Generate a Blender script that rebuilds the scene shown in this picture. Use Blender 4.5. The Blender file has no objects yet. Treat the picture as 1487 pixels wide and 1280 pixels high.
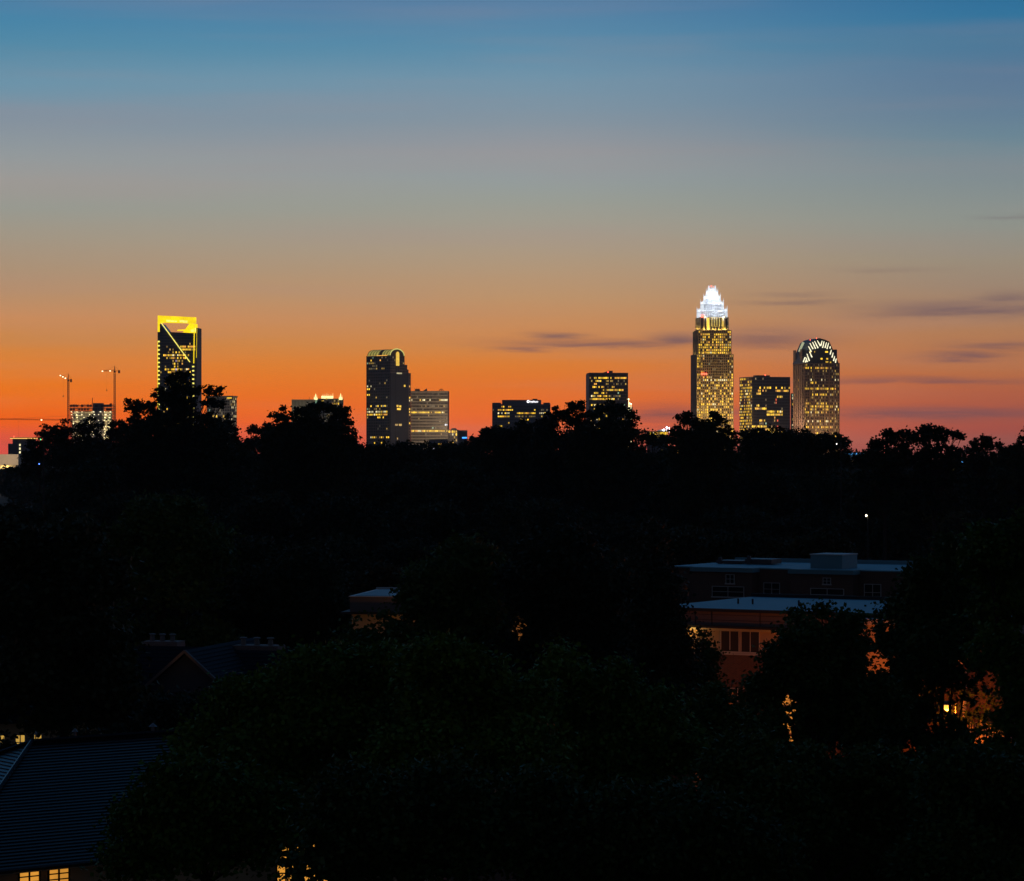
import bpy, math, random
import numpy as np
from mathutils import Vector, Matrix
R = math.radians
sc = bpy.context.scene
# ------------------------------------------------------------------ camera
F, CX, HY, CAMZ = 4000.0, 743.5, 665.0, 22.0      # focal length in photo pixels, centre column, horizon row, eye height
cd = bpy.data.cameras.new('camera'); cam = bpy.data.objects.new('camera', cd)
sc.collection.objects.link(cam); sc.camera = cam
cam.location = (0, 0, CAMZ); cam.rotation_euler = (R(90), 0, 0)
cd.sensor_width = 36; cd.lens = 36*F/1487; cd.shift_y = 25/1487; cd.clip_start = .5; cd.clip_end = 60000
sc.view_settings.view_transform = 'Standard'; sc.view_settings.look = 'None'
sc.view_settings.exposure = 0; sc.view_settings.gamma = 1
# ------------------------------------------------------------------ sky
def lin(c):
    return tuple(((v/255)/12.92 if v/255 <= .04045 else ((v/255+.055)/1.055)**2.4) for v in c)
class NT:
    def __init__(s, nt): s.nt = nt; s.n = nt.nodes; s.l = nt.links
    def put(s, sock, v):
        if isinstance(v, (int, float)): sock.default_value = v
        elif isinstance(v, tuple): sock.default_value = v if len(v) == len(sock.default_value) else v+(1,)
        else: s.l.new(v, sock)
    def m(s, op, a, b=0.0, c=None):
        x = s.n.new('ShaderNodeMath'); x.operation = op; s.put(x.inputs[0], a); s.put(x.inputs[1], b)
        if c is not None: s.put(x.inputs[2], c)
        return x.outputs[0]
    def cl(s, a):
        x = s.n.new('ShaderNodeClamp'); s.put(x.inputs[0], a); return x.outputs[0]
    def mr(s, v, a, b, c=0., d=1., t='SMOOTHSTEP'):
        x = s.n.new('ShaderNodeMapRange'); x.interpolation_type = t
        for i, q in enumerate((v, a, b, c, d)): s.put(x.inputs[i], q)
        return x.outputs[0]
    def mix(s, f, a, b):
        x = s.n.new('ShaderNodeMix'); x.data_type = 'RGBA'; s.put(x.inputs[0], f); s.put(x.inputs[6], a); s.put(x.inputs[7], b)
        return x.outputs[2]
    def ramp(s, f, stops):
        x = s.n.new('ShaderNodeValToRGB'); s.put(x.inputs[0], f); e = x.color_ramp.elements
        while len(e) < len(stops): e.new(.5)
        for el, (p, c) in zip(e, stops): el.position = p; el.color = tuple(c)+(1,)
        return x.outputs[0]
    def comb(s, x_, y_, z_):
        x = s.n.new('ShaderNodeCombineXYZ')
        for i, q in enumerate((x_, y_, z_)): s.put(x.inputs[i], q)
        return x.outputs[0]
    def noise(s, v, sc_, det=3., ro=.5):
        x = s.n.new('ShaderNodeTexNoise'); s.put(x.inputs['Vector'], v); x.inputs['Scale'].default_value = sc_
        x.inputs['Detail'].default_value = det; x.inputs['Roughness'].default_value = ro
        return x.outputs[0]
w = bpy.data.worlds.new('World'); sc.world = w; w.use_nodes = True
W = NT(w.node_tree); bg = W.n['Background']
tc = W.n.new('ShaderNodeTexCoord'); sp = W.n.new('ShaderNodeSeparateXYZ'); W.l.new(tc.outputs['Generated'], sp.inputs[0])
sx, sy, sz = sp.outputs
hyp = W.m('SQRT', W.m('ADD', W.m('MULTIPLY', sx, sx), W.m('MULTIPLY', sy, sy)))
az = W.m('ARCTAN2', sx, sy)                         # 0 towards the sunset, in radians
te = W.m('DIVIDE', sz, W.m('MAXIMUM', hyp, .0001))  # tangent of the elevation
streak = W.noise(W.comb(W.m('MULTIPLY', az, 3.2), W.m('MULTIPLY', te, 40.), 3.1), 1.0, 4., .55)
te2 = W.m('ADD', te, W.m('MULTIPLY', W.m('SUBTRACT', streak, .5), .007))
t = W.m('DIVIDE', W.m('ADD', te2, .01), .19)        # 0 just under the horizon, .93 at the upper edge of the photo
def col(y): return ((HY-y)/F+.01)/.19
def stops(l): return [(max(0, col(y)), lin(c)) for y, c in l]
EL = W.ramp(t, stops([(700,(190,72,74)),(652,(214,82,76)),(636,(218,86,66)),(615,(233,95,26)),(590,(236,106,6)),(556,(232,120,25)),(525,(222,130,50)),(495,(207,136,72)),(465,(204,142,97)),(437,(190,145,108)),(394,(176,148,120)),(350,(166,152,132)),(306,(154,155,145)),(270,(158,155,150)),(232,(148,154,156)),(175,(128,146,160)),(127,(108,147,169)),(80,(84,138,166)),(35,(70,131,166)),(0,(82,124,161))]))
EC = W.ramp(t, stops([(700,(190,80,84)),(652,(210,90,80)),(630,(222,98,70)),(600,(228,106,48)),(556,(224,117,44)),(530,(220,126,52)),(505,(211,134,72)),(472,(203,141,93)),(437,(194,149,108)),(385,(180,154,125)),(341,(169,157,138)),(297,(155,158,149)),(254,(148,157,158)),(219,(152,152,155)),(175,(133,148,160)),(118,(114,147,168)),(66,(90,139,168)),(0,(84,126,162))]))
ER = W.ramp(t, stops([(700,(120,70,84)),(652,(138,78,84)),(620,(158,80,78)),(570,(172,94,74)),(538,(180,110,74)),(500,(180,122,86)),(460,(172,130,100)),(420,(160,136,116)),(385,(156,143,124)),(324,(142,148,141)),(262,(128,141,145)),(219,(110,137,148)),(175,(100,128,149)),(122,(92,121,149)),(66,(72,119,151)),(30,(50,114,154)),(0,(46,108,150))]))
sky = W.mix(W.mr(az, -.185, .0, 0., 1., 'LINEAR'), EL, EC)
sky = W.mix(W.mr(az, .0, .195, 0., 1., 'SMOOTHSTEP'), sky, ER)
ptch = W.noise(W.comb(W.m('MULTIPLY', az, 5.), W.m('MULTIPLY', te, 70.), 9.), 1.0, 3., .5)
sky = W.mix(W.m('MULTIPLY', W.mr(ptch, .45, .75), .16), sky, lin((168,140,140)))
# cloud streaks low over the skyline: (column, row, half width, half height, weight)
cn = W.noise(W.comb(W.m('MULTIPLY', az, 26.), W.m('MULTIPLY', te, 300.), 1.7), 1.0, 5., .6)
tw = W.m('ADD', te, W.m('MULTIPLY', W.m('SUBTRACT', cn, .5), .006))
acc = None
for (px, y, rx, ry, k) in [(810,488,42,6,.75),(880,499,150,7,.7),(985,494,45,9,.8),(1110,492,90,15,.6),(1410,452,150,12,.75),(1465,438,50,9,.6),
      (1400,519,55,7,.85),(1455,503,70,7,.6),(1330,555,150,5,.7),(1360,600,190,8,.85),(965,603,70,15,.8),(1160,440,80,5,.4),
      (760,506,50,4,.6),(1470,320,50,4,.3),(300,645,600,5,.15),(1070,600,60,10,.5),(1150,428,60,3,.25),(1290,395,70,4,.2)]:
    a = W.m('DIVIDE', W.m('SUBTRACT', az, math.atan((px-CX)/F)), rx/F)
    b = W.m('DIVIDE', W.m('SUBTRACT', tw, (HY-y)/F), ry/F)
    g = W.m('MULTIPLY', W.m('EXPONENT', W.m('MULTIPLY', W.m('ADD', W.m('MULTIPLY', a, a), W.m('MULTIPLY', b, b)), -1.)), k)
    acc = g if acc is None else W.m('MAXIMUM', acc, g)
acc = W.m('MULTIPLY', acc, W.mr(cn, .25, .6, .45, 1.1))
ccol = W.mix(W.mr(te, .01, .06), lin((124,80,92)), lin((112,92,100)))
sky = W.mix(W.cl(acc), sky, ccol)
# above the frame and behind the camera the dusk sky falls to deep blue
up = W.ramp(W.m('DIVIDE', te, 4.), [(0.,(.030,.13,.30)),(.12,(.030,.12,.27)),(.24,(.006,.026,.07)),(1.,(.004,.018,.052))])
sky = W.mix(W.mr(te, .16, .30), sky, up)
east = W.ramp(W.m('DIVIDE', te, 2.), [(0.,(.040,.034,.032)),(.12,(.018,.022,.034)),(1.,(.006,.02,.05))])
sky = W.mix(W.mr(W.m('ABSOLUTE', az), .5, 1.9), sky, east)
sky = W.mix(W.mr(te, -.03, -.012), (.004,.004,.004), sky)
mu = W.n.new('ShaderNodeMix'); mu.data_type = 'RGBA'; mu.blend_type = 'MULTIPLY'; mu.inputs[0].default_value = 1.   # purer low sky, which the haze then softens
W.put(mu.inputs[6], sky); W.put(mu.inputs[7], W.mix(W.mr(te, .01, .075), (1.09, 1.04, .78), (1.,1.,1.))); sky = mu.outputs[2]
W.l.new(sky, bg.inputs[0]); bg.inputs[1].default_value = 1.05
# ------------------------------------------------------------------ materials
MAT = {}
def mat(name, colr, rough=.7, spec=.5, metal=0., var=.15, scale=1.0, bump=0., emit=None, es=0., stretch=None):
    if name in MAT: return MAT[name]
    m = bpy.data.materials.new(name); m.use_nodes = True; N = NT(m.node_tree); b = N.n['Principled BSDF']
    co = N.n.new('ShaderNodeTexCoord').outputs['Object']
    if stretch:
        mp = N.n.new('ShaderNodeMapping'); mp.inputs['Scale'].default_value = stretch; N.l.new(co, mp.inputs[0]); co = mp.outputs[0]
    n = N.noise(co, scale, 4., .6)
    d = tuple(v*(1-var) for v in colr); h = tuple(min(1, v*(1+var)) for v in colr)
    N.l.new(N.mix(n, d, h), b.inputs['Base Color'])
    b.inputs['Roughness'].default_value = rough; b.inputs['Metallic'].default_value = metal
    b.inputs['Specular IOR Level'].default_value = spec
    if bump:
        bp = N.n.new('ShaderNodeBump'); bp.inputs['Strength'].default_value = bump; N.l.new(n, bp.inputs['Height']); N.l.new(bp.outputs[0], b.inputs['Normal'])
    if emit:
        N.l.new(N.mix(N.mr(n, .3, .7), tuple(v*.72 for v in emit), emit), b.inputs['Emission Color']); b.inputs['Emission Strength'].default_value = es
        if name.startswith('window'):              # every room is lit a little differently
            f = N.m('FRACT', N.m('ADD', N.n.new('ShaderNodeObjectInfo').outputs['Random'], N.n.new('ShaderNodeNewGeometry').outputs['Random Per Island'])); N.l.new(N.m('MULTIPLY', N.m('ADD', N.m('MULTIPLY', f, 1.1), .4), es), b.inputs['Emission Strength'])
    MAT[name] = m; return m
def lit(name, c, s, scale=.4):
    return mat(name, (.3,.3,.3), .5, .2, emit=c, es=s, scale=scale)
def leafmat(name, c, var=.5):
    m = bpy.data.materials.new(name); m.use_nodes = True; N = NT(m.node_tree); b = N.n['Principled BSDF']
    oi = N.n.new('ShaderNodeObjectInfo'); ge = N.n.new('ShaderNodeNewGeometry'); co = N.n.new('ShaderNodeTexCoord')
    n = N.noise(co.outputs['Object'], .5, 2., .5)
    f = N.m('ADD', N.m('MULTIPLY', n, .6), N.m('ADD', N.m('MULTIPLY', ge.outputs['Random Per Island'], .3), N.m('MULTIPLY', oi.outputs['Random'], .3)))
    N.l.new(N.ramp(f, [(.25, tuple(v*(1-var) for v in c)), (.55, c), (.9, (c[0]*1.9, c[1]*1.45, c[2]*1.1))]), b.inputs['Base Color'])
    b.inputs['Roughness'].default_value = .65; b.inputs['Specular IOR Level'].default_value = .15
    MAT[name] = m; return m
LF_DARK = leafmat('leaf_dark', (.030,.045,.020)); LF_MID = leafmat('leaf_mid', (.045,.090,.018)); LF_GREEN = leafmat('leaf_green', (.070,.150,.016))
BARK = mat('bark', (.05,.035,.025), .9, .2, scale=3., bump=.4)
def brick(name, c1, c2, mortar, sx=1.0, bw=.22, rh=.075):
    m = bpy.data.materials.new(name); m.use_nodes = True; N = NT(m.node_tree); b = N.n['Principled BSDF']
    co = N.n.new('ShaderNodeTexCoord').outputs['Object']; s_ = N.n.new('ShaderNodeSeparateXYZ'); N.l.new(co, s_.inputs[0])
    x = N.n.new('ShaderNodeTexBrick'); N.l.new(N.comb(N.m('ADD', s_.outputs[0], s_.outputs[1]), s_.outputs[2], 0.), x.inputs[0])
    for k, v in (('Color1', c1), ('Color2', c2), ('Mortar', mortar)): x.inputs[k].default_value = tuple(v)+(1,)
    x.inputs['Scale'].default_value = 1.; x.inputs['Brick Width'].default_value = bw; x.inputs['Row Height'].default_value = rh; x.inputs['Mortar Size'].default_value = .008
    N.l.new(x.outputs[0], b.inputs['Base Color']); b.inputs['Roughness'].default_value = .85
    MAT[name] = m; return m
BRICK = brick('brick', (.16,.07,.045), (.11,.05,.035), (.2,.17,.14))
GLASSD = mat('dark_glass', (.020,.022,.035), .25, .5, var=.3, scale=.03)
# ------------------------------------------------------------------ mesh helpers
COL = sc.collection
def tag(o, label=None, cat=None, group=None, kind=None):
    for k, v in (('label', label), ('category', cat), ('group', group), ('kind', kind)):
        if v: o[k] = v
    return o
def empty(name, loc, rz=0.):
    o = bpy.data.objects.new(name, None); COL.objects.link(o); o.location = loc; o.rotation_euler = (0, 0, rz); o.empty_display_size = 1; return o
class MB:
    def __init__(s): s.v = []; s.f = []
    def box(s, x0, x1, y0, y1, z0, z1):
        i = len(s.v); s.v += [(x, y, z) for z in (z0, z1) for x, y in ((x0,y0),(x1,y0),(x1,y1),(x0,y1))]
        s.f += [(i,i+3,i+2,i+1),(i+4,i+5,i+6,i+7)]+[(i+k, i+(k+1)%4, i+4+(k+1)%4, i+4+k) for k in range(4)]; return s
    def prism(s, poly, y0, y1):                    # outline in x,z swept along y
        i = len(s.v); n = len(poly); s.v += [(x, y0, z) for x, z in poly]+[(x, y1, z) for x, z in poly]
        s.f += [tuple(range(i, i+n)), tuple(range(i+2*n-1, i+n-1, -1))]+[(i+k, i+n+k, i+n+(k+1)%n, i+(k+1)%n) for k in range(n)]; return s
    def slab(s, poly, z0, z1):                     # outline in x,y swept along z
        i = len(s.v); n = len(poly); s.v += [(x, y, z0) for x, y in poly]+[(x, y, z1) for x, y in poly]
        s.f += [tuple(range(i+n-1, i-1, -1)), tuple(range(i+n, i+2*n))]+[(i+k, i+(k+1)%n, i+n+(k+1)%n, i+n+k) for k in range(n)]; return s
    def bar(s, a, b, r0, r1=None, n=6):
        r1 = r0 if r1 is None else r1; a = Vector(a); b = Vector(b); d = (b-a)
        if d.length < 1e-6: return s
        d.normalize(); u = d.orthogonal().normalized(); v = d.cross(u); i = len(s.v)
        for p, r in ((a, r0), (b, r1)):
            for k in range(n):
                an = 2*math.pi*k/n; s.v.append(tuple(p+u*(r*math.cos(an))+v*(r*math.sin(an))))
        s.f += [(i+k, i+(k+1)%n, i+n+(k+1)%n, i+n+k) for k in range(n)]+[tuple(range(i+n-1, i-1, -1)), tuple(range(i+n, i+2*n))]; return s
    def ball(s, c, r, n=8, m=5):
        i = len(s.v)
        for a in range(m+1):
            ph = math.pi*a/m
            for k in range(n):
                th = 2*math.pi*k/n; s.v.append((c[0]+r*math.sin(ph)*math.cos(th), c[1]+r*math.sin(ph)*math.sin(th), c[2]+r*math.cos(ph)))
        for a in range(m):
            for k in range(n): s.f.append((i+a*n+k, i+(a+1)*n+k, i+(a+1)*n+(k+1)%n, i+a*n+(k+1)%n))
        return s
    def poly(s, pts):
        i = len(s.v); s.v += [tuple(p) for p in pts]; s.f.append(tuple(range(i, i+len(pts)))); return s
    def build(s, name, m, parent=None, kind=None, bevel=0.):
        me = bpy.data.meshes.new(name); me.from_pydata(s.v, [], s.f); me.validate(); me.materials.append(m)
        o = bpy.data.objects.new(name, me); COL.objects.link(o); o.parent = parent
        if kind: o['kind'] = kind
        if bevel:
            b = o.modifiers.new('bevel', 'BEVEL'); b.width = bevel; b.segments = 2; b.limit_method = 'ANGLE'
        return o
CUBE = {}
def unit(m):
    if m.name not in CUBE:
        o = MB().box(-.5,.5,-.5,.5,-.5,.5); me = bpy.data.meshes.new('unit_'+m.name); me.from_pydata(o.v, [], o.f); me.materials.append(m); CUBE[m.name] = me
    return CUBE[m.name]
def block(name, m, parent, x0, x1, y0, y1, z0, z1):
    o = bpy.data.objects.new(name, unit(m)); COL.objects.link(o); o.parent = parent
    o.location = ((x0+x1)/2, (y0+y1)/2, (z0+z1)/2); o.scale = (x1-x0, y1-y0, z1-z0); return o
def P(px, py, D): return Vector(((px-CX)/F*D, D, CAMZ-(py-HY)/F*D))
def lamp(kind, loc, power, c, size=.3, parent=None, name='lamp_light', rot=None, spot=None):
    l = bpy.data.lights.new(name, kind); l.energy = power; l.color = c
    if kind in ('POINT', 'SPOT'): l.shadow_soft_size = size
    if kind == 'AREA': l.size = size
    if spot: l.spot_size = R(spot); l.spot_blend = .6
    o = bpy.data.objects.new(name, l); COL.objects.link(o); o.location = loc; o.parent = parent
    if rot: o.rotation_euler = rot
    return o
# ------------------------------------------------------------------ ground
gm = mat('ground_cover', (.03,.035,.02), .95, .1, var=.5, scale=.05)
g = MB().poly([(-30000,-3000,0),(30000,-3000,0),(30000,42000,0),(-30000,42000,0)]).build('ground', gm); g['kind'] = 'structure'
asph = mat('asphalt', (.05,.05,.052), .9, .3, scale=2.)
r_ = MB().poly([(18,134,.004),(60,118,.004),(64,128,.004),(24,146,.004)]).build('road', asph); r_['kind'] = 'structure'
r_ = MB().box(-150, 200, 62, 69, -.1, .006).build('street', asph); r_['kind'] = 'structure'
# ================================================================== DOWNTOWN
GOLD = lit('window_gold', (1.,.58,.03), 1.3); GOLD2 = lit('window_amber', (1.,.45,.06), .95); PALE = lit('window_pale', (1.,.85,.45), 1.1)
DIM = lit('window_dim', (.8,.48,.08), .5); WHT = lit('window_white', (.9,.92,1.), 1.4); GRN = lit('window_green', (.45,.8,.55), .5); RED = lit('window_red', (1.,.10,.03), .8)
BEACON = lit('beacon_red', (1.,.08,.04), 6.); VIO = lit('window_violet', (.85,.6,1.), .9); DIMG = lit('window_low', (.55,.42,.2), .22)
def pick(rng, key):
    tab = {'g': [(GOLD,.62),(GOLD2,.16),(PALE,.08),(DIM,.14)], 'a': [(GOLD2,.55),(GOLD,.45)], 'p': [(PALE,.75),(GOLD,.25)], 'd': [(DIM,.6),(DIMG,.4)], 'w': [(WHT,.7),(PALE,.3)],
           'n': [(GRN,.7),(PALE,.3)], 'r': [(RED,1.)], 'v': [(VIO,1.)], 'x': [(DIMG,.6),(DIM,.25),(GRN,.15)]}[key]
    r = rng.random()*sum(t_[1] for t_ in tab)
    for m_, p_ in tab:
        r -= p_
        if r <= 0: return m_
    return tab[-1][0]
class Tower:
    """xa..xb: columns of the front face, xs: column where the visible side face ends (left of xa or right of xb)"""
    def __init__(s, name, label, xa, xb, xs, D, depth, seed=1):
        s.s = D/F; s.rng = random.Random(seed); side = (xa-xs) if xs < xa else (xs-xb)
        s.left = xs < xa; s.L = depth; ph = math.asin(min(.9, side*s.s/depth)); s.ph = ph if s.left else -ph
        s.W = (xb-xa)*s.s/math.cos(ph); s.xa, s.xb, s.xs, s.D = xa, xb, xs, D
        c, n = math.cos(s.ph), math.sin(s.ph); near = P(xa if s.left else xb, HY, D)
        lx = -s.W/2 if s.left else s.W/2; ly = -s.L/2
        s.root = empty(name, (near.x-(c*lx-n*ly), near.y-(n*lx+c*ly), 0), s.ph); tag(s.root, label, 'skyscraper' if True else None)
        s.wins = []
    def z(s, y): return CAMZ+(HY-y)*s.s
    def u(s, px): return (px-s.xa)/(s.xb-s.xa)*s.W-s.W/2
    def core(s, m, x0, x1, y0, y1, z0, z1, name='glass_wall'):
        return MB().box(x0, x1, y0, y1, z0, z1).build(name, m, s.root)
    def grid(s, m, x0, x1, y0, y1, z0, z1, fh, bay, slab=1.2, pier=.8, sp=.3, pp=.45, name='facade_frame', every=1):
        """floor bands and piers proud of the glass on all four sides, as one facade"""
        b = MB(); nf = max(1, int(round((z1-z0)/fh))); fh = (z1-z0)/nf
        for j in range(nf+1):
            zc = z0+j*fh
            if slab > 0: b.box(x0-sp, x1+sp, y0-sp, y1+sp, zc-slab/2, zc+slab/2)
        nx = max(1, int(round((x1-x0)/bay))); ny = max(1, int(round((y1-y0)/bay)))
        if pier > 0:
            for i in range(0, nx+1, every):
                x = x0+(x1-x0)*i/nx
                for ys in ((y0-pp, y0+.2), (y1-.2, y1+pp)): b.box(x-pier/2, x+pier/2, ys[0], ys[1], z0, z1+slab/2+.05)
            for i in range(1, ny, every):
                y = y0+(y1-y0)*i/ny
                for xs in ((x0-pp, x0+.2), (x1-.2, x1+pp)): b.box(xs[0], xs[1], y-pier/2, y+pier/2, z0, z1+slab/2+.05)
        b.build(name, m, s.root)
        s.g = (x0, x1, y0, y1, z0, nf, fh, nx, ny, slab, pier)
    def light(s, base=.1, rows=(), bkey='g', sidebase=None, sbkey=None, ymin=0, ymax=2000, full=False, rect=()):
        """rows: (row, column0, column1, probability, colour); the nearest floor takes it"""
        x0, x1, y0, y1, z0, nf, fh, nx, ny, slab, pier = s.g; zz = {}
        for rw in rows:
            j = int((s.z(rw[0])-z0)//fh); zz.setdefault(j, []).append(rw)
        for j in range(nf):
            za, zb = z0+j*fh+slab/2, z0+(j+1)*fh-slab/2; yy = HY-((za+zb)/2-CAMZ)/s.s
            if yy < ymin or yy > ymax: continue
            for i in range(nx):
                xa, xb = x0+(x1-x0)*i/nx+pier/2, x0+(x1-x0)*(i+1)/nx-pier/2
                px = s.xa+((xa+xb)/2+s.W/2)/s.W*(s.xb-s.xa); p, k = base, bkey
                for rw in zz.get(j, ()):
                    if rw[1] <= px <= rw[2]: p, k = rw[3], rw[4]
                for (ra, rb, qa, qb, pr, kk) in rect:
                    if ra <= px <= rb and qa <= yy <= qb: p, k = pr, kk
                if s.rng.random() < p:
                    if pier < .3: xb -= .25*s.rng.random()
                    s.wins.append((pick(s.rng, k), xa, xb, y0-.14, y0+.1, za, zb))
            if sidebase is not None:
                for i in range(ny):
                    ya, yb = y0+(y1-y0)*i/ny+pier/2, y0+(y1-y0)*(i+1)/ny-pier/2
                    if s.rng.random() < sidebase*(1.6 if zz.get(j) else .8):
                        X = (x0-.14, x0+.1) if s.left else (x1-.1, x1+.14)
                        s.wins.append((pick(s.rng, sbkey or bkey), X[0], X[1], ya, yb, za, zb))
    def finish(s, cap=90):
        ws = s.wins; s.rng.shuffle(ws); ws.sort(key=lambda q: -(q[2]-q[1])*(q[6]-q[5])-(.5 if q[0] in (GOLD, PALE, WHT) else 0))
        for q in ws[:cap]: block('lit_window', q[0], s.root, *q[1:])
        rest = ws[cap:]
        if rest:
            ms = []; b = MB(); idx = []
            for q in rest:
                b.box(*q[1:])
                if q[0] not in ms: ms.append(q[0])
                idx += [ms.index(q[0])]*6
            o = b.build('lit_window', ms[0], s.root, kind='stuff')
            for m_ in ms[1:]: o.data.materials.append(m_)
            o.data.polygons.foreach_set('material_index', idx)
concrete = mat('pale_stone', (.42,.36,.30), .8, .3, scale=.2); beige = mat('beige_precast', (.46,.40,.33), .8, .3, scale=.2)
granite = mat('dark_granite', (.10,.075,.075), .6, .4, scale=.1); brown = mat('rose_granite', (.24,.17,.14), .7, .3, scale=.1); steel = mat('steel_dark', (.08,.08,.09), .5, .5, metal=.4)
slate = mat('blue_slate_cladding', (.11,.11,.14), .6, .4, scale=.1); greenst = mat('weathered_green_metal', (.15,.2,.16), .6)
def beacon(root, x, y, z, r=.8):
    MB().bar((x, y, z-.9), (x, y, z), .25).ball((x, y, z+r*.6), r).build('beacon', BEACON, root)
# ---- 1 tower with the open, yellow lit crown frame
T = Tower('frame_crown_tower', 'tall tower whose open slanted crown frame glows bright yellow, with a diagonal yellow light strip', 228, 284, 288, 4000, 34, 11)
YEL = lit('led_yellow', (1.,.70,.0), 1.4, .08); YELH = lit('led_yellow_hot', (1.,.86,.15), 1.5, .1)
x0, x1 = -T.W/2, T.W/2; y0, y1 = -T.L/2, T.L/2; z = T.z
glz = mat('blue_curtain_glass', (.03,.035,.06), .25, .5, var=.3, scale=.05)
MB().prism([(x0+3.5, 0), (x1-.5, 0), (x1-.5, z(484)), (x0+13, z(482)), (x0+3.5, z(470))], y0+1, y1-1).build('glass_wall', glz, T.root)
T.g = None
T.grid(granite, x0+3.5, x1-.5, y0+1, y1-1, 0, z(484)-1, 4.1, 2.3, 1.5, .4, .2, .3)
T.light(.06, [(r, 236, 275, .75, 'g') for r in (516, 520.5, 538)] + [(512,244,262,.5,'g'),(525,250,262,.6,'g'),(529,248,268,.6,'g'),(534,248,262,.7,'g'),(502,262,284,.85,'a'),(506,262,284,.85,'g'),(542,240,280,.5,'g'),(546,240,270,.4,'g')], 'd',
        rect=[(253,257,515,545,.4,'v'),(228,284,470,498,.0,'d'),(236,284,552,700,.25,'g')])
b = MB().box(x0, x0+3.4, y0, y0+4, 0, z(470)).box(x1-3.4, x1, y0, y0+4, 0, z(530)); b.build('corner_column', granite, T.root)
b = MB(); b.box(x0, x0+2.6, y0+6, y1, 0, z(480)); b.box(x1+.1, x1+.9, y0+2, y1, 0, z(476)); b.build('side_wall', granite, T.root)
# crown frame: head beam, both posts, sloping inner soffits
hb = MB().prism([(x0, z(470)), (x0+9, z(468.5)), (x0+40, z(469.5)), (x0+45, z(470)), (x1, z(470)), (x1, z(461)), (x0, z(458))], y0, y0+5)
hb.prism([(x0, z(482)), (x0+3.2, z(482)), (x0+3.2, z(470)), (x0, z(470))], y0-.01, y0+4)
hb.build('crown_frame', YEL, T.root)
MB().prism([(x0+33.5, z(483)), (x1-1, z(484)), (x1-1, z(470.2)), (x0+44, z(469.5))], y0+14, y0+17).build('crown_back_panel', YEL, T.root)
b = MB(); b.prism([(x0+24, z(479.5)), (x0+37, z(479.5)), (x0+40, z(477.5)), (x0+25, z(478))], y0+20, y0+22); b.build('crown_strut', YEL, T.root)
b = MB()
for fx, fy, r in ((16, 466, 1.3), (22, 466.5, 1.1), (27, 466.8, .8), (36, 466.5, 1.5), (41, 467.3, 1.5), (50, 480, 1.8), (53, 477, 1.2)):
    MB().box(x0+fx-r*2.2, x0+fx+r*2.2, y0-.3 if fx < 48 else y0+13.5, y0+.2 if fx < 48 else y0+14.2, z(fy)-r, z(fy)+r).build('crown_floodlight', YELH, T.root)
MB().bar((x0+6, y0-.6, z(469.5)), (x0+48, y0-.6, z(526)), .75).build('diagonal_light_strip', YELH, T.root)
MB().bar((x1-1.6, y0-.8, z(472)), (x1-2.6, y0-.8, z(528)), .75).build('edge_light_strip', YEL, T.root)
MB().bar((x1+1.2, y0+3, z(476)), (x1+.8, y0+2, z(520)), .35).build('edge_light_strip', YEL, T.root)
MB().bar((x0+.2, y0-.5, z(496)), (x0+.2, y0-.5, z(640)), .45).build('edge_light_strip', YEL, T.root)
for k in range(24):
    zz = z(496+k*6.1); block('edge_lamp', YELH, T.root, x0+.6, x0+3.2, y0-.9, y0-.1, zz-1, zz+1)
    if k > 5: block('edge_lamp', YELH, T.root, x1-4.8, x1-2., y0-.9, y0-.1, zz-1, zz+1)
T.finish(80)
# ---- 2 arched roof tower
T = Tower('arched_roof_tower', 'dark granite tower with a glowing barrel vaulted glass roof, left of the beige office block', 531, 567, 596, 4000, 45, 22)
x0, x1 = -T.W/2, T.W/2; y0, y1 = -T.L/2, T.L/2; z = T.z; dd = T.L/29.
ycut = [y0+dd*19, y0+dd*23, y0+dd*26, y1]
T.core(GLASSD, x0, x1, y0, ycut[0], 0, z(517)); T.core(GLASSD, x0, x1-.6, ycut[0], ycut[1], 0, z(530)); T.core(GLASSD, x0, x1-1.2, ycut[1], ycut[2], 0, z(536)); T.core(GLASSD, x0, x1-1.8, ycut[2], y1, 0, z(541))
T.grid(granite, x0, x1-1.8, y0+.05, y1, 0, z(542), 4.15, 3.6, 1.7, 1.1)
T.light(.06, [(546,531,541,.4,'g'),(560,531,541,.5,'p'),(564,531,540,.6,'g'),(575,531,539,.5,'p')] + [(590,533,561,.8,'p'),(594,533,561,.4,'d'),(599,531,562,.98,'p'),(603.5,531,562,.96,'g'),(608,538,557,.4,'g'),(637,536,571,.75,'g'),(642,540,560,.3,'g'),(648,536,567,.4,'p')], 'x', .22, 'g', ymin=545)
m0 = T.g
T.grid(granite, x0, x1, y0, ycut[0], z(542)+.9, z(517), 4.15, 3.6, 1.7, 1.1)
T.light(.1, [(527,533,549,.6,'d'),(537,533,560,.5,'d'),(523,533,556,.3,'a')], 'x', .15, 'd')
T.grid(granite, x0+8, x1-.6, ycut[0]+.1, ycut[1], z(542)+.95, z(530), 4.15, 3.6, 1.5, 1.1)
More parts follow.
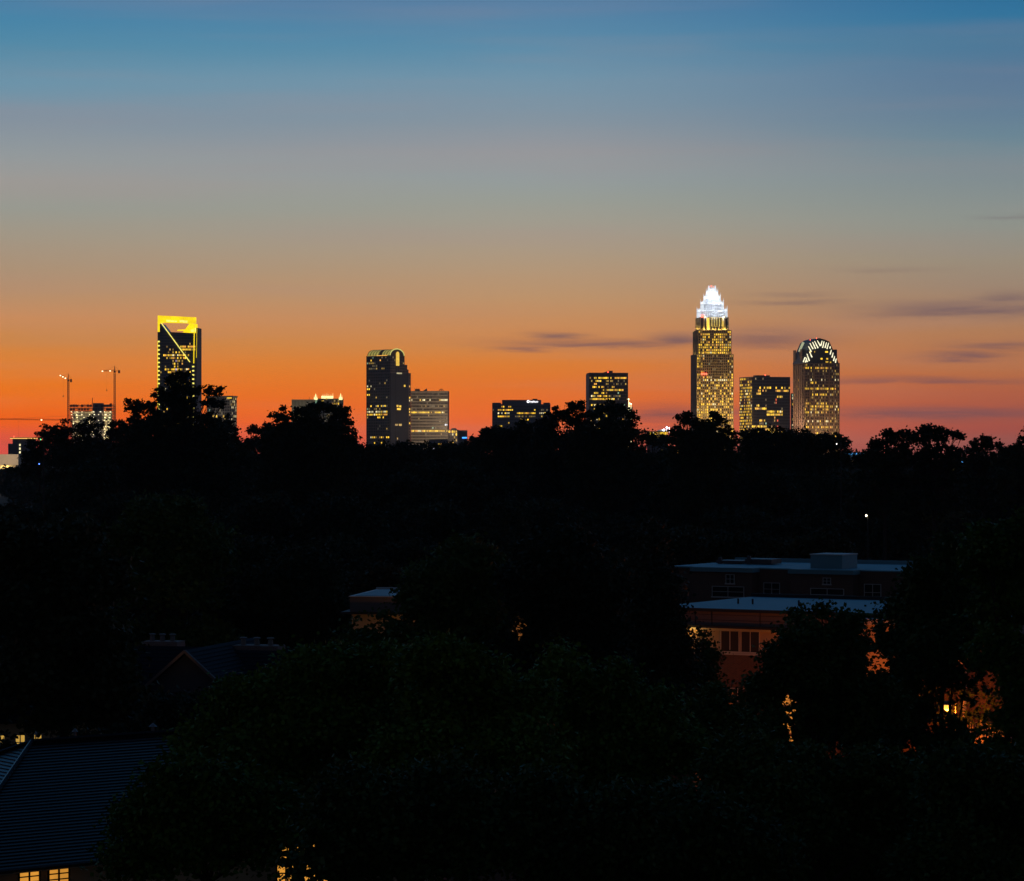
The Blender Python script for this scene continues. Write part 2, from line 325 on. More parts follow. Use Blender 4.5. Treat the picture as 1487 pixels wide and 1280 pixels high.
# vault along x, arched ends
yc = (y0+ycut[0])/2; ra = (ycut[0]-y0)/2-.5; rise = 9.; zb = z(517)+.9; n = 18
vault = lit('vault_glass', (.62,.52,.10), .62, .25); vb = MB(); arc = [(yc-ra*math.cos(math.pi*k/n), zb+rise*math.sin(math.pi*k/n)) for k in range(n+1)]
def vaultrun(bb, xa, xb, sc_=1., lift=0.):
    i = len(bb.v)
    for xx in (xa, xb): bb.v += [(xx, yc+(q[0]-yc)*sc_, zb+(q[1]-zb)*sc_+lift) for q in arc]
    bb.f += [(i+k, i+n+1+k, i+n+2+k, i+k+1) for k in range(n)]; bb.f += [tuple(range(i, i+n+1)), tuple(range(i+2*n+1, i+n, -1))]
vaultrun(vb, x0+1, x1-1.5, .97); vb.build('vaulted_roof', vault, T.root)
vb = MB(); rb = MB()
for k in range(9): vaultrun(rb, x0+1+k*(T.W-4)/8, x0+1.6+k*(T.W-4)/8, 1.02)
vaultrun(rb, x0+T.W*.52, x0+T.W*.62, 1.03); rb.build('roof_rib', granite, T.root)
vaultrun(vb, x1-2.4, x1-.6, 1.05); vb.build('arch_end_wall', granite, T.root)
eb = MB()
for k in range(n):
    for rr_, off in ((1.06, 0),):
        a = Vector((x1-.4, yc+(arc[k][0]-yc)*rr_, zb+(arc[k][1]-zb)*rr_)); c_ = Vector((x1-.4, yc+(arc[k+1][0]-yc)*rr_, zb+(arc[k+1][1]-zb)*rr_)); eb.bar(a, c_, .75)
eb.build('arch_light', lit('arch_glow', (.75,.72,.18), .95), T.root)
wm = MB(); wq = 3.7; pts = [(yc-wq, zb-15), (yc+wq, zb-15), (yc+wq, zb+2)]+[(yc+wq*math.cos(math.pi*k/8), zb+2+3.6*math.sin(math.pi*k/8)) for k in range(1, 8)]+[(yc-wq, zb+2)]
i = len(wm.v); wm.v += [(x1+.75, p[0], p[1]) for p in pts]; wm.f.append(tuple(range(len(pts)))); wm.build('arched_window', lit('arch_window_glow', (1.,.6,.06), 1.), T.root)
block('eave_light', GOLD2, T.root, x0+20, x1-6, y0-.6, y0+.1, zb-.5, zb+.3); block('eave_light', DIM, T.root, x0+1, x0+19, y0-.6, y0+.1, zb-.5, zb+.3)
block('terrace_lamp', PALE, T.root, x1+.5, x1+1., yc-2, yc+9, z(543), z(541))
for sx_ in (0.,): block('corner_glass', GLASSD, T.root, x1-1.8, x1+.35, yc-3.6, yc+3.2, 20, zb-16)
for (yy, a_, b_) in ((589.5,-2,2),(590,4,8),(594,-1,7),(617,-5,1),(617,3,9),(637,-1,1),(560,14,17)): block('lit_window', GOLD if yy < 610 else DIM, T.root, x1+.3, x1+.6, yc+a_, yc+b_, z(yy)-1.5, z(yy)+1.4)
T.finish(95)
# ---- 3 beige banded office block
T = Tower('banded_office_block', 'beige office block with horizontal window bands and dishes on its flat roof', 597, 650, 651, 4060, 40, 33)
x0, x1 = -T.W/2, T.W/2; y0, y1 = -T.L/2, T.L/2; z = T.z
T.core(mat('bronze_glass', (.06,.05,.045), .35, .5), x0, x1, y0, y1, 0, z(570))
T.grid(beige, x0, x1, y0, y1, 0, z(570), 4.5, 2.1, 2.3, .35, .35, .32)
MB().box(x0-.4, x1+.4, y0-.4, y1+.4, z(571.5), z(568)).build('parapet', beige, T.root)
T.light(.03, [(583,597,650,.5,'p'),(588,612,650,.4,'d'),(594,597,640,.2,'d'),(599,597,650,.9,'g'),(626,597,650,.95,'g'),(617,643,650,.9,'w'),(608,600,650,.1,'d'),(631,597,650,.1,'d')], 'x')
b = MB().box(x0+5, x0+12, y0+8, y0+16, z(568), z(565)); [b.bar((x0+5+k*3, y0+9, z(565)), (x0+5+k*3, y0+9, z(563.6-.6*(k%2))), .3) for k in range(3)]; b.build('plant_room', steel, T.root)
MB().prism([(x0+17, z(568)), (x0+23, z(568)), (x0+22.6, z(564))], y0+8, y0+12).build('roof_dish', steel, T.root)
b = MB(); [b.bar((x0+44+3*math.cos(a_), y0+9, z(568)+3*math.sin(a_)), (x0+44+3*math.cos(a_+.35), y0+9, z(568)+3*math.sin(a_+.35)), .5) for a_ in np.arange(0, 3, .35)]; b.bar((x0+44, y0+9, z(568)), (x0+44, y0+9, z(566)), .8); b.build('roof_dish', steel, T.root)
T.finish(90)
# added fill lamp high in front of the block, in place of street glow
for k in (22,): lamp('POINT', (k, y0-95, 70), 1.3e5, (1.,.72,.45), 3, T.root, 'flood_or_fill_light')
# ---- 4 low dark block in front and two small blocks right of it
T = Tower('low_rise_block', 'small dark block with white lit sign panel in front of the beige office block', 623, 649, 650, 3700, 20, 5)
x0, x1 = -T.W/2, T.W/2; y0, y1 = -T.L/2, T.L/2; z = T.z
T.core(slate, x0, x1, y0, y1, 0, z(639)); T.grid(slate, x0, x1, y0, y1, 0, z(639), 4, 3, 1.6, .5)
T.light(.0, [(645,634,642,.8,'a'),(649,634,642,.8,'a'),(653,636,648,.5,'a')], 'd'); block('sign_panel', WHT, T.root, x0+3, x0+8.5, y0-.8, y0-.5, z(653.3), z(651.5)); T.finish(30)
T = Tower('low_rise_block', 'low block with gold lit upper windows just right of the beige office block', 651, 664, 666, 4050, 20, 6)
x0, x1 = -T.W/2, T.W/2; y0, y1 = -T.L/2, T.L/2; z = T.z
T.core(GLASSD, x0, x1, y0, y1, 0, z(625)); T.grid(granite, x0, x1, y0, y1, 0, z(625), 4.2, 2.6, 1., .8); MB().prism([(x0+3, z(625)), (x1-2, z(625)), (x1-4, z(622)), (x0+5, z(622))], y0+1, y1-1).build('roof', granite, T.root)
T.light(.2, [(627,651,664,.9,'g'),(631,656,664,.7,'g'),(634,656,664,.5,'g'),(642,650,658,.9,'g')], 'd'); T.finish(40)
T = Tower('low_rise_block', 'dark bluish low block with a small blue light on its right corner', 664, 677, 678, 4100, 20, 7)
x0, x1 = -T.W/2, T.W/2; y0, y1 = -T.L/2, T.L/2; z = T.z
T.core(slate, x0, x1, y0, y1, 0, z(626)); T.grid(slate, x0, x1, y0, y1, 0, z(626), 4.5, 3.5, 1.8, .8); T.light(.06, (), 'd'); BLU = lit('lamp_blue', (.06,.35,1.), 2.2)
block('blue_sign', BLU, T.root, x1-6, x1+1, y0-1, y0-.6, z(637), z(635)); T.finish(20)
# ---- 5 broad dark block with white letters
T = Tower('stepped_office_block', 'broad dark office block with stepped roof and small white letters near its top right', 715, 798, 799.5, 3950, 40, 44)
x0, x1 = -T.W/2, T.W/2; y0, y1 = -T.L/2, T.L/2; z = T.z
T.core(mat('blue_black_glass', (.03,.03,.045), .3, .5), x0, x1, y0, y1, 0, z(588.5)); T.grid(slate, x0, x1, y0, y1, 0, z(588.5), 4.75, 2.45, 2.5, .7)
MB().box(x0-.2, x0+11, y0-.2, y1+.2, z(588.2), z(585)).box(T.u(789), x1+.2, y0-.2, y1+.2, z(588.2), z(585)).box(T.u(729), T.u(785), y0-.5, y1+.1, z(589.5), z(581)).build('stepped_parapet', slate, T.root)
MB().box(T.u(773), T.u(780), y0+5, y0+12, z(581), z(579.3)).build('plant_room', steel, T.root)
T.light(.03, [(591.5,719,745,.3,'a'),(596.5,720,745,.75,'g'),(596.5,757,777,.25,'p'),(596.5,783,796,.7,'d'),(601.5,720,744,.65,'p'),(601.5,751,777,.95,'g'),(601.5,783,796,.8,'p'),(606.5,723,741,.75,'g'),(606.5,747,777,.55,'d'),(611,756,768,.7,'a'),(616,734,754,.35,'p'),(621,722,731,.9,'g'),(631,718,738,.5,'g')], 'x')
tx = bpy.data.curves.new('letters', 'FONT'); tx.body = 'healthcare'; tx.size = 3.9; tx.extrude = .15; tx.align_x = 'LEFT'; to = bpy.data.objects.new('roof_lettering', tx); 
SIGN = lit('sign_white', (1.,1.,1.), 3.); tx.materials.append(SIGN); to.parent = T.root; to.rotation_euler = (R(90), 0, 0); to.location = (T.u(769.5), y0-1.1, z(584.8)); to.scale = (.72, 1, 1); COL.objects.link(to); bpy.context.view_layer.update(); tm_ = bpy.data.meshes.new_from_object(to.evaluated_get(bpy.context.evaluated_depsgraph_get())); tmo = bpy.data.objects.new('lettering', tm_); COL.objects.link(tmo); tmo.parent = T.root; tmo.rotation_euler = to.rotation_euler; tmo.location = to.location; tmo.scale = to.scale; tm_.materials.clear(); tm_.materials.append(SIGN); bpy.data.objects.remove(to)
b = MB()
for k in range(12): b.bar((T.u(767)+1.5*math.cos(k*math.pi/6), y0-1.1, z(583.4)+1.5*math.sin(k*math.pi/6)), (T.u(767)+1.5*math.cos((k+1)*math.pi/6), y0-1.1, z(583.4)+1.5*math.sin((k+1)*math.pi/6)), .4)
b.build('round_emblem', SIGN, T.root)
T.finish(95)
# ---- 6 square dark tower with amber windows
T = Tower('amber_window_tower', 'square dark tower with amber window rows and small red roof light, alone mid skyline', 856, 912, 853, 4000, 36, 55)
x0, x1 = -T.W/2, T.W/2; y0, y1 = -T.L/2, T.L/2; z = T.z
T.core(GLASSD, x0, x1, y0, y1, 0, z(542.5)); T.grid(granite, x0, x1, y0, y1, 0, z(542.5), 4.35, 2.2, 1.9, .35)
MB().box(x0-.1, x1+.1, y0-.1, y1+.1, z(543.5), z(541.5)).prism([(T.u(876), z(541.5)), (T.u(890), z(541.5)), (T.u(890), z(538.5)), (T.u(885), z(538.5))], y0+1, y0+14).build('parapet', granite, T.root)
MB().box(x0-1.2, x0-.1, y0, y1, 0, z(543)).build('stone_corner', concrete, T.root)
T.light(.05, [(547,856,888,.85,'g'),(549,892,909,.85,'a'),(553,865,873,.8,'g'),(553,880,908,.5,'d'),(557,862,867,.9,'g'),(557,880,910,.35,'d'),(561,860,878,.7,'g'),(561,885,900,.3,'g'),(565.5,875,905,.92,'g'),(570,860,882,.4,'g'),(574.5,859,882,.9,'g'),(574.5,885,902,.7,'d'),(578.5,857,892,.95,'g'),(587,857,878,.8,'g'),(592,862,878,.9,'a'),(601,860,872,.5,'g'),(609.5,856,868,.9,'g'),(606,856,868,.4,'g')], 'x')
beacon(T.root, T.u(883), y0, z(541), .9); T.finish(95)
# ---- 7 the tallest tower with white crown
T = Tower('crowned_skyscraper', 'tallest tower in the skyline, gold lit shaft under a brilliant white spired crown', 1012, 1065, 1007, 4000, 52, 77)
z = T.z; full = (-T.W/2, T.W/2, -T.L/2, T.L/2); stone = mat('warm_stone', (.40,.32,.20), .7, .3, scale=.2)
WHITE = mat('white_painted_steel', (.85,.87,.92), .5, .4, var=.05)
tiers = [(0, 0, 515, 2.9, 3.2), (2.6, 515, 480, 2.9, 3.2), (6.2, 480, 461, 2.4, 3.2)]
for k, (ins, ya, yb, bay, fh) in enumerate(tiers):
    a = (full[0]+ins, full[1]-ins, full[2]+ins, full[3]-ins); zl = 0 if k == 0 else z(ya)+.9; ch = 4.5
    T.core(GLASSD, *a, zl, z(yb)); T.grid(stone, *a, zl, z(yb), 3.9 if k < 2 else 80, 2.75 if k < 2 else 4.6, 1.35, 1.15 if k < 2 else 1.5, .3, .6)
    b = MB()                                       # projecting corner shafts
    if k < 2:
        mcx = (a[1]-a[0])*.5-9
        b.box(-mcx, mcx, a[2]-1.6, a[2]-.7, zl, z(yb+6)) if False else None
    for sx_ in (a[0]+5.6, a[1]-5.6): b.box(sx_-.8, sx_+.8, a[2]-1.3, a[2]-.3, zl, z(yb)+3.5).box(sx_-.8, sx_+.8, a[3]+.3, a[3]+1.3, zl, z(yb)+3.5)
    b.build('corner_shaft', stone, T.root)
    if k == 0: T.light(.40, [(y_, 1012, 1065, .85, 'g') for y_ in (520, 524, 545, 553, 586, 600, 604, 608)]+[(553,1016,1065,.8,'p'),(597,1012,1025,.8,'p')], 'g', .2, 'd', rect=[(1012,1021,515,600,.5,'g'),(1057,1065,515,600,.55,'g'),(1022,1056,514,545,.12,'x')])
    if k == 1: T.light(.45, [(y_, 1008, 1065, .92, 'g') for y_ in (486, 500, 504, 512)], 'g', .35, 'g', rect=[(1020,1052,490,509,.85,'g'),(1018,1056,481,484,.1,'x')])
    if k == 2: T.light(.12, [(464,1014,1056,.3,'g'),(478,1014,1056,.5,'g')], 'x', .1, 'd')
# floodlights on the setback ledges, warm below, white in the crown
def ledge(zz, ins, pw, c, n=3, off=1.9, sides=('f', 'l', 'r')):
    hx, hy = T.W/2-ins+off, T.L/2-ins+off
    for i in range(n):
        u_ = -1+2*(i+.5)/n
        if 'f' in sides: lamp('POINT', (u_*hx*.85, -hy, zz), pw, c, .5, T.root, 'flood_or_fill_light')
        if 'l' in sides and i != 1: lamp('POINT', (-hx, u_*hy*.85, zz), pw, c, .5, T.root, 'flood_or_fill_light')
        if 'r' in sides and i == 0: lamp('POINT', (hx, u_*hy*.85, zz), pw, c, .5, T.root, 'flood_or_fill_light')
WARM = (1.,.72,.18); COOL = (.80,.88,1.)
ledge(z(480)+1.5, 6.2, 1500, WARM, 5, 2.4); ledge(z(515)+1.5, 2.6, 150, WARM, 5, 2.2)
gl = MB(); fp = lit('fin_flood_glow', (1.,.70,.10), .75)  # fins glow by emission, standing in for gold floodlight on the piers
a = (full[0]+6.2, full[1]-6.2, full[2]+6.2)
for i in range(7): xx = a[0]+9+i*(a[1]-a[0]-18)/6; gl.box(xx-.55, xx+.55, a[2]-1.1, a[2]-.7, z(474), z(461))
gl.build('glowing_fin', fp, T.root)
ct = [(461, 450, 7.4, 12), (452, 439.5, 12.0, 9), (441, 431, 16.0, 7), (433, 423.5, 19.2, 5), (426, 416, 21.8, 4)]
ROD = lit('crown_spire_glow', (.84,.92,1.), .9)  # spires emit, so the white floodlight on them is put into the material
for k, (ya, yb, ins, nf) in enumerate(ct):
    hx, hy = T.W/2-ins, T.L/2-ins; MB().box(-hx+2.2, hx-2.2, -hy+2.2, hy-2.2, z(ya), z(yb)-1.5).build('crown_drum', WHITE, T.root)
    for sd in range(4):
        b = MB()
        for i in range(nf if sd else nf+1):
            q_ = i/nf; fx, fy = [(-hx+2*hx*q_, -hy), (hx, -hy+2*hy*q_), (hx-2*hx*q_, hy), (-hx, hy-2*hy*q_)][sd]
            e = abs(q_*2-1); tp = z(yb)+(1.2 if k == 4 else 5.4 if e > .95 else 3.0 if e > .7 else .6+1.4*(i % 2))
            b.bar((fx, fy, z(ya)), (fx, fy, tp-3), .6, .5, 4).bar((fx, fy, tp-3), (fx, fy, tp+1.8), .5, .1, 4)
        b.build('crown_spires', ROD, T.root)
    b = MB()
    for zz in (z(yb)-2.2, z(ya)+2.5): b.box(-hx-.3, hx+.3, -hy-.3, hy+.3, zz-.25, zz+.25)
    b.build('crown_ring', WHITE, T.root)
    for i in range(3):
        u_ = -1+2*(i+.5)/3
        lamp('POINT', (u_*hx, -hy-4.2, z(ya)+1.2), 2000, COOL, .5, T.root, 'crown_floodlight')
    for sg in (-1, 1): lamp('POINT', (sg*(hx+4.0), -hy*.3, z(ya)+1.5), 1600, COOL, .5, T.root, 'crown_floodlight')
lamp('POINT', (-10, -T.L/2-70, 90), 1.2e5, (1.,.62,.18), 3, T.root, 'flood_or_fill_light')  # added fill in mid air, lightens the stone shaft
beacon(T.root, -1, 0, z(414.5), .9); beacon(T.root, 3, 0, z(415.5), .5); beacon(T.root, -4, 0, z(415.5), .5)
beacon(T.root, T.u(1020.5), full[2]+3, z(460), 2.); 
for q in (1019, 1022, 1025): beacon(T.root, T.u(q), full[2]-2.5, z(544), 1.3)
T.finish(99)
# ---- 8 black glass block with pale side and red reflections
T = Tower('black_glass_block', 'black glass office block with paler left side and red lit windows down its middle', 1092, 1149, 1078, 4050, 48, 88)
x0, x1 = -T.W/2, T.W/2; y0, y1 = -T.L/2, T.L/2; z = T.z
BG = mat('black_glass', (.012,.016,.03), .2, .5, var=.4, scale=.03)
T.core(BG, x0, x1, y0, y1, 0, z(548)); T.grid(mat('black_mullion', (.03,.032,.045), .5), x0, x1, y0, y1, 0, z(548), 4.4, 2.3, 1.5, .25, .2, .22)
MB().box(T.u(1100), T.u(1120), y0+3, y0+16, z(548), z(545)).build('plant_room', steel, T.root)
b = MB()
for k in range(25): b.box(x0-.6, x0-.1, y0, y1, z(548)-k*4.4-.75, z(548)-k*4.4+.75)
b.build('side_cladding', mat('pale_side_cladding', (.40,.36,.28), .7), T.root)
T.light(.03, [(562,1096,1148,.3,'g'),(567,1100,1116,.7,'g'),(567,1124,1146,.7,'a'),(573,1098,1106,.8,'a'),(578,1128,1145,.75,'g'),(588,1098,1104,.9,'g'),(593.5,1097,1113,.85,'g'),(599,1115,1139,.95,'g'),(604,1115,1137,1.,'g'),(608.5,1124,1132,.9,'a'),(609,1104,1112,.9,'g'),(619.5,1089,1113,.95,'g'),(624.5,1112,1130,.7,'g'),(630,1094,1106,.9,'g'),(630,1116,1138,.95,'g'),(635,1116,1128,.9,'g'),(614,1104,1110,.8,'d'),(640,1100,1140,.3,'d')], 'x', .42, 'g',
        rect=[(1126,1130,575,598,.6,'r'),(1127,1131,606,626,.5,'r')])
lamp('POINT', (x0-35, y0+14, 80), 5e4, (.9,.9,.55), 3, T.root, 'flood_or_fill_light')  # unseen fill beside the block, added to brighten its pale side
beacon(T.root, T.u(1113), y0+3, z(545), .8); T.finish(95)
T = Tower('slim_office_block', 'slim block with green lit top between the black glass block and ribbed crown tower', 1150, 1157, 1158, 4200, 25, 9)
x0, x1 = -T.W/2, T.W/2; y0, y1 = -T.L/2, T.L/2; z = T.z
T.core(GLASSD, x0, x1+6, y0, y1, 0, z(572)); T.grid(greenst, x0, x1+6, y0, y1, 0, z(572), 4.6, 2.6, 1.4, .7); T.light(.3, [(576,1150,1160,.8,'n'),(580,1150,1160,.7,'n'),(584,1150,1160,.9,'g'),(616,1150,1160,.9,'p')], 'g'); T.finish(60)
# ---- 9 tower with ribbed, arched crown
T = Tower('ribbed_crown_tower', 'rightmost tower, rose stone shaft under a rounded crown of slanting white light ribs', 1168, 1220, 1156.5, 3950, 44, 99)
x0, x1 = -T.W/2, T.W/2; y0, y1 = -T.L/2, T.L/2; z = T.z
T.core(GLASSD, x0, x1, y0, y1, 0, z(528)); T.grid(brown, x0, x1, y0, y1, 0, z(528), 4.2, 2.3, 1.5, .9, .3, .5)
b = MB()
for k in range(8): xx = x0+k*T.W/7; b.box(xx-.75, xx+.75, y0-1., y0-.45, 0, z(528)+1)
for k in range(1, 6): yy = y0+k*T.L/5.5; b.box(x0-1.1, x0-.4, yy-1.8, yy+1.8, 0, z(530))
b.build('stone_pier', brown, T.root)
T.light(.22, [(535.5,1168,1206,.92,'a'),(540,1168,1220,.35,'d'),(550,1168,1220,.3,'p'),(555,1178,1192,.7,'g'),(565.5,1168,1216,.95,'g'),(574.5,1178,1212,.7,'g'),(585,1170,1212,.6,'g'),(589,1168,1220,.75,'g'),(594,1168,1220,.6,'g'),(599,1168,1214,.6,'g'),(613,1170,1214,.45,'p'),(618.5,1168,1214,.85,'g'),(628,1178,1196,.7,'g'),(633,1178,1216,.65,'g'),(638,1176,1200,.5,'g')], 'd', .06, 'a')
outl = [(1166.5,528),(1170,516),(1174,506),(1178,497),(1184,493),(1191,491),(1199,493),(1206,496),(1209,503),(1213,511),(1217,520),(1220,528)]
MB().prism([(T.u(a_), z(b_)) for a_, b_ in reversed(outl)], y0+.6, y1-.6).build('crown_body', mat('crown_bronze', (.07,.065,.06), .5), T.root)
MB().box(x0-.2, x0+3.5, y0+8, y0+16, z(529), z(507)).box(x1-3., x1+.2, y0+8, y0+16, z(529), z(507)).box(x0-.3, x0+1.2, y1-8, y1, z(529), z(507.5)).box(x0+1.3, x0+8, y0+22, y0+24, z(529), z(509)).build('crown_turret', brown, T.root)
RIB = lit('rib_light', (1.,.93,.62), 1.7)
ribs = [(1166.5,526,1169,519),(1169.5,526.5,1171.6,521),(1172.5,526,1170,519),(1175.5,524.5,1172,514),(1179.5,519,1175.8,511),(1178.5,511,1174.2,503),(1181,507,1176.4,498.5),(1184.8,506.5,1180.4,497),(1188.6,505.5,1183.4,495.5),(1192,502.5,1187.6,494.5),(1192.6,502,1194.8,495),(1195.4,505,1197.8,495.5),(1199,505,1201.4,497),(1202,506.5,1204.6,497.8),(1206.4,506,1207,502.5),(1206.8,514.5,1208.6,508),(1209.4,519,1211.4,512),(1211.8,524,1213.6,517),(1214.6,526.5,1216,520.5)]
for (a_, b_, c_, d_) in ribs:
    MB().bar((T.u(a_), y0+.1, z(b_)), (T.u(c_), y0+.3, z(d_)), .9, .5, 5).build('light_rib', RIB, T.root)
MB().prism([(T.u(1166.8), z(510)), (T.u(1169.5), z(510)), (T.u(1176), z(497)), (T.u(1173), z(496))], y0+20, y0+22).build('side_light_panel', lit('side_panel_glow', (.8,.85,.5), .6), T.root)
for (a_, b_, c_) in ((1183.6,511,1.2),(1201.5,511,4.2),(1194,521,2.6),(1202.5,521,2.6),(1202,525.5,4.2),(1207.5,526,2.),(1177,511,2.)):
    block('lit_window', GOLD, T.root, T.u(a_)-c_/2, T.u(a_)+c_/2, y0+.3, y0+.65, z(b_)-1.1, z(b_)+1.1)
for q in (1177.5, 1187, 1202): beacon(T.root, T.u(q), y0+2, z(494 if q < 1180 else 491.5 if q < 1190 else 495), .55)
for k in (-14, 14): lamp('POINT', (k, y0-50, 60), 4.5e4, (1.,.58,.24), 3, T.root, 'flood_or_fill_light')  # added pair of fill lamps hanging before the front face
lamp('POINT', (x0-40, y0+8, 60), 1.4e5, (1.,.62,.36), 3, T.root, 'flood_or_fill_light')  # another added fill, lifts the left side face
T.finish(75)
# ---- 10 white framed block behind the tall left tree
T = Tower('gridded_apartment_tower', 'grey apartment tower with white grid facade and lit right edge behind the tallest left tree', 300, 336, 341, 3900, 24, 12)
x0, x1 = -T.W/2, T.W/2; y0, y1 = -T.L/2, T.L/2; z = T.z
T.core(GLASSD, x0, x1, y0, y1, 0, z(577)); T.grid(concrete, x0, x1, y0, y1, 0, z(577), 4.2, 2.6, 1.1, .8); MB().box(x0-.8, x1+1.6, y0-.8, y1+.8, z(577), z(575)).build('roof_slab', concrete, T.root)
T.light(.12, [(579,334,341,.9,'g'),(605,300,325,.6,'g')], 'x', .35, 'p'); block('roof_light', GOLD, T.root, x1-6, x1+1, y0-1.4, y0-.9, z(579), z(577.5))
lamp('POINT', (10, y0-40, 60), 1.4e4, (1.,.85,.6), 3, T.root, 'flood_or_fill_light'); T.finish(70)  # the point lamp is an added fill before the white grid
# ---- 11 pale ribbed block and pinnacled tower
T = Tower('ribbed_pale_block', 'pale vertically ribbed block rising behind trees, beside the pinnacled tower', 424, 455, 457, 3980, 28, 13)
x0, x1 = -T.W/2, T.W/2; y0, y1 = -T.L/2, T.L/2; z = T.z
T.core(mat('bronze_glass', (.06,.05,.045)), x0, x1, y0, y1, 0, z(581)); T.grid(beige, x0, x1, y0, y1, 0, z(581), 40, 2.1, 1.2, 1.3); MB().bar((T.u(447), 0, z(581)), (T.u(447), 0, z(576.5)), .25).build('antenna', steel, T.root)
lamp('POINT', (0, y0-35, 75), 1.6e4, (.95,.85,.5), 3, T.root, 'flood_or_fill_light')  # added fill hanging before the ribs to brighten the facade
for zz in (628, 618, 604): 
    for k in range(5): block('lit_window', DIM, T.root, x0+3+k*5.2, x0+4.6+k*5.2, y0-.6, y0-.4, z(zz)-1.2, z(zz)+1.2)
T.finish()
T = Tower('pinnacled_tower', 'tower crowned with glowing yellow pinnacles, half hidden behind a leafy tree', 457, 498, 453.5, 4000, 36, 14)
x0, x1 = -T.W/2, T.W/2; y0, y1 = -T.L/2, T.L/2; z = T.z
T.core(GLASSD, x0, x1, y0, y1, 0, z(580)); T.grid(mat('grey_stone', (.24,.25,.22), .8), x0, x1, y0, y1, 0, z(580), 4.3, 2.8, 1.7, 1.)
T.light(.15, [(587,480,492,.6,'g'),(601,484,498,.5,'d'),(605,460,498,.4,'d'),(618,490,498,.9,'g'),(626.5,470,498,.95,'g'),(652,460,495,.8,'g'),(622,480,495,.4,'p')], 'd')
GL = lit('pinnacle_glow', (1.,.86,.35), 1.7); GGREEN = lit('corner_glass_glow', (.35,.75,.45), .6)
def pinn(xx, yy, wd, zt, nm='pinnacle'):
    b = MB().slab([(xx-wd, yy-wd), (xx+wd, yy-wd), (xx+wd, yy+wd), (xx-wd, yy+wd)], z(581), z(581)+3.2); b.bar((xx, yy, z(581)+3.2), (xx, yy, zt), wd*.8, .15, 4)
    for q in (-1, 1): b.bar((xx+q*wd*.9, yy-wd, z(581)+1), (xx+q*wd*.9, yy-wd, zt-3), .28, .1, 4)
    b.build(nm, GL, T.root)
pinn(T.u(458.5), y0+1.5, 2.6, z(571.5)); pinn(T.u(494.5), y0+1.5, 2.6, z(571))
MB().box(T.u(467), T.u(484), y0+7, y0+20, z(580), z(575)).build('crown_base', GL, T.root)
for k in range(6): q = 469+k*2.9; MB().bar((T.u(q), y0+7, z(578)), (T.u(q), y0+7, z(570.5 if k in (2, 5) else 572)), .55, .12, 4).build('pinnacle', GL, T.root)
block('corner_glass', GGREEN, T.root, x0+.6, x0+2.2, y0-.9, y0-.5, z(592), z(577)); block('corner_glass', GGREEN, T.root, x0-1, x0-.6, y0+1, y0+3, z(592), z(577))
for yy in (583, 588, 591): block('corner_glass', GGREEN, T.root, x0+2.3, x0+5, y0-.9, y0-.6, z(yy)-.8, z(yy)+.6)
for k, (q, yy) in enumerate(((468,583),(465,590),(474,579.5))): block('lit_window', GOLD, T.root, T.u(q)-1, T.u(q)+1, y0-.9, y0-.6, z(yy)-1, z(yy)+1)
b = MB().ball((T.u(480.5), y0-3, z(634.5)), 1.9); b.build('wall_lamp', lit('lamp_glow', (1.,.9,.45), 5.), T.root); T.finish(75)
# ---- 12 building under construction, three tower cranes
T = Tower('unfinished_concrete_tower', 'unfinished concrete tower with open floors full of work lights, between two cranes', 101, 163, 164, 3900, 34, 15)
x0, x1 = -T.W/2, T.W/2; y0, y1 = -T.L/2, T.L/2; z = T.z; cg = mat('raw_concrete', (.30,.27,.25), .9, scale=.3); rng = random.Random(5)
b = MB(); zs = [z(589)-k*4.05 for k in range(24)]
for zz in zs: b.box(x0, x1, y0, y1, zz-.35, zz)
b.build('floor_slab', cg, T.root); b = MB()
for i in range(11):
    for j in range(4): xx = x0+1+i*(T.W-2)/10; yy = y0+1+j*(T.L-2)/3; b.box(xx-.35, xx+.35, yy-.35, yy+.35, 0, zs[0]+(2.2 if (i+j) % 3 else .3))
b.build('column', cg, T.root); MB().box(T.u(134), T.u(148), y0+4, y0+16, 0, z(585.5)).build('lift_core', cg, T.root)
b = MB(); [b.box(x0+k*4, x0+k*4+3.4, y0-.2, y0-.05, zs[1]-3.2, zs[1]+.2) for k in range(int(T.W//4)) if k % 5 != 2]; [b.box(x0+k*4, x0+k*4+3.6, y0-.2, y0-.05, zs[0]-2.2, zs[0]+1.) for k in range(int(T.W//4)) if rng.random() < .8]; b.box(T.u(159), T.u(162), y0+1, y0+4, zs[0], z(586)); b.build('safety_screen', mat('netting', (.16,.10,.08), .9), T.root)
MB().bar((T.u(133), y0+5, z(588)), (T.u(133), y0+5, z(578)), .5).build('mast', steel, T.root)
WORK = lit('work_light', (1.,.88,.55), 3.2); WALLIT = lit('lit_floor', (.75,.62,.28), .55)
back = MB()
for j in range(3, 16): back.box(x0+2, x1-2, y0+11.5, y0+12, zs[j]+.1, zs[j-1]-.5)
back.build('partition_wall', mat('plasterboard', (.55,.5,.42), .9), T.root)
for j in range(3, 15):
    for i in range(8):
        if rng.random() < (.9 if j < 7 else .55):
            xx = x0+3+i*(T.W-6)/7+rng.uniform(-1.5, 1.5); yy = y0+rng.uniform(.5, 3)
            MB().box(xx-rng.uniform(.4,1.3), xx+rng.uniform(.4,1.3), yy, yy+.3, zs[j-1]-1.3, zs[j-1]-.6).build('work_light', WORK, T.root)
    for i in range(3): lamp('POINT', (x0+8+i*(T.W-16)/2+rng.uniform(-3,3), y0+5, zs[j-1]-1.6), rng.choice((900,1700,2600)), (1.,.8,.4), .4, T.root, 'work_lamp')
tag(T.root, cat='building')
